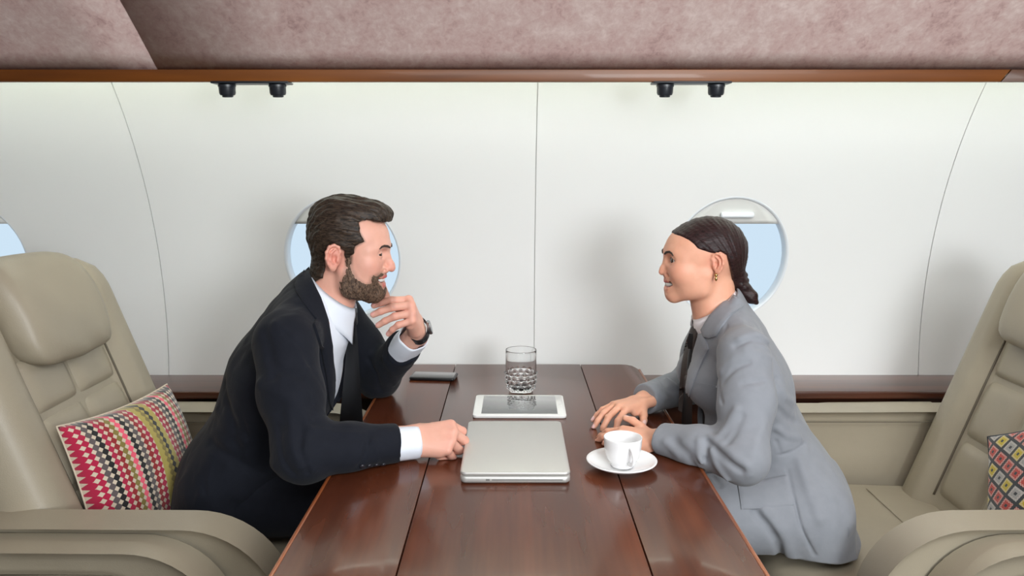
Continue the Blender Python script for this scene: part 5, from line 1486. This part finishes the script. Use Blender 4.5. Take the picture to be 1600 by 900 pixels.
def w_jacket(p):
    d = w_jacket0(p) - fold_disp(p, FOLDS_W) * f32(1.35) - nz(p, (26, 26, 16), 2) * 0.0018
    front = (0.560 - (p[:, 2] - 0.85) * 0.40) - p[:, 0]
    cut = np.maximum(np.abs(p[:, 1] - YW) - open_ww(p[:, 2]), -front)
    d = smax(d, -cut, 0.004)
    neck = s_cone(p, (0.522, YW, 0.965), (0.470, YW, 1.06), 0.063, 0.064)
    d = smax(d, -np.maximum(neck, -((p - V3(0.512, YW, 0.985)) @ V3(-0.55, 0, 0.83))), 0.004)
    d = smax(d, HEM(p) - p[:, 2], 0.003)
    d = smax(d, -np.maximum(p[:, 0] - 0.44, p[:, 2] - 0.66), 0.004)
    return above_table(above_seat(d, p), p)
wjk = sdf_obj('jacket', w_jacket, (0.27, 1.50, 0.46), (0.93, 2.20, 1.10), 0.0032 * MQ, M['grey'], woman, 1, margin=0.008)
COLL_W = [(1149, 462), (1163, 475), (1158, 482), (1143, 492), (1127, 513), (1120, 526), (1110, 529), (1101, 527), (1097, 516), (1110, 494), (1130, 474)]
LAP_W = [(1098, 521), (1102, 528), (1105, 536), (1108, 546), (1100, 562), (1088, 590), (1077, 622), (1073, 655), (1070, 650), (1071, 618), (1077, 580), (1086, 545), (1093, 522)]
drape('collar', w_jacket0, COLL_W, M['grey'], wjk, 0.003, 0.0045, 2.5)
drape('collar', w_jacket0, COLL_W, M['grey'], wjk, 0.003, 0.0045, 2.5, mirror_y=YW)
drape('lapel', w_jacket0, LAP_W, M['grey'], wjk, 0.002, 0.004, 2.5)
drape('lapel', w_body0, [(1087, 503), (1080, 515), (1071, 540), (1066, 570), (1062, 610), (1061, 640), (1068, 645), (1070, 630), (1071, 618), (1077, 580), (1085, 545), (1088, 522)], M['brown_vest'], wjk, 0.001, 0.003, 2.5)  # far lapel, its shade put into the brown colour
drape('pocket_flap', w_body0, [(1153, 758), (1190, 752), (1230, 743), (1235, 768), (1240, 789), (1200, 794), (1158, 796)], M['grey'], wjk, 0.0015, 0.0035, 3.0)
drape('pocket_flap', w_body0, [(1153, 758), (1190, 752), (1230, 743), (1235, 768), (1240, 789), (1200, 794), (1158, 796)], M['grey'], wjk, 0.0015, 0.0035, 3.0, mirror_y=YW)
drape('breast_pocket', w_jacket, [(1082, 595), (1100, 599), (1121, 603), (1121, 606), (1100, 602), (1082, 598)], M['grey'], wjk, 0.0005, 0.0016, 2.5)
def w_shaded_front(p):  # inner front added in brown where the far jacket half lies in shade
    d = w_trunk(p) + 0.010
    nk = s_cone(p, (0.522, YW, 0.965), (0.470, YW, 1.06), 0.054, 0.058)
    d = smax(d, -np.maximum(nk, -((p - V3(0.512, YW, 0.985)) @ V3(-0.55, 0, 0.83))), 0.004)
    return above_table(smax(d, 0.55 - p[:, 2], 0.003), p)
sdf_obj('vest', w_shaded_front, (0.36, 1.68, 0.54), (0.86, 2.12, 1.06), 0.0045, M['brown_vest'], woman, 1)
wsh = make_collar('shirt_collar', woman, M['white_shirt'], (0.510, YW, 0.988), (-0.55, 0, 0.83), (-1, 0, 0), 0.0585, 0.050, 0.030, 0.030, 0.18, 0.005, drop0=0.008)
kn = atY(1083, 527, YW - 0.005)
wt_ = tie_obj('tie', woman, [kn + np.array([0.0, 0, 0.010]), kn + np.array([0, 0, 0.004]), kn + np.array([-0.002, 0, -0.022]), kn + np.array([0, 0, -0.028])], [0.010, 0.018, 0.012, 0.008], 0.008, 0.2, -1)
tbl = [kn + np.array([-0.001, 0, -0.022])] + [np.array([kn[0] - 0.004 - 0.004 * t, YW, kn[2] - 0.03 - (kn[2] - 0.03 - 0.70) * t]) for t in np.linspace(0.08, 1, 8)]
tie_obj('tie_blade', wt_, tbl, list(np.linspace(0.011, 0.032, 8)) + [0.02], 0.003, 0.2, -1)
def w_trousers(p):
    d = s_scone(p, YH, 0.58, (0.705, YH, 0.535), (0.66, YW, 0.63), 0.112, 0.086)
    for s in (-1, 1):
        d = smin(d, s_cone(p, (0.70, YH + s * 0.095, 0.545), (0.34, YW + s * 0.10, 0.560), 0.090, 0.060), 0.03)
        d = smin(d, s_cone(p, (0.34, YW + s * 0.10, 0.56), (0.36, YW + s * 0.09, 0.10), 0.058, 0.050), 0.02)
    d = smax(d, 0.085 - p[:, 2], 0.004)
    return smax(d, np.minimum(0.452 - p[:, 2], p[:, 0] - 0.55), 0.006)
sdf_obj('trousers', w_trousers, (0.24, 1.68, 0.06), (0.92, 2.12, 0.74), 0.007, M['grey'], woman, 1)
for s in (-1, 1): shoe(woman, 0.365, YW + s * 0.09, -1, M['shoe'])
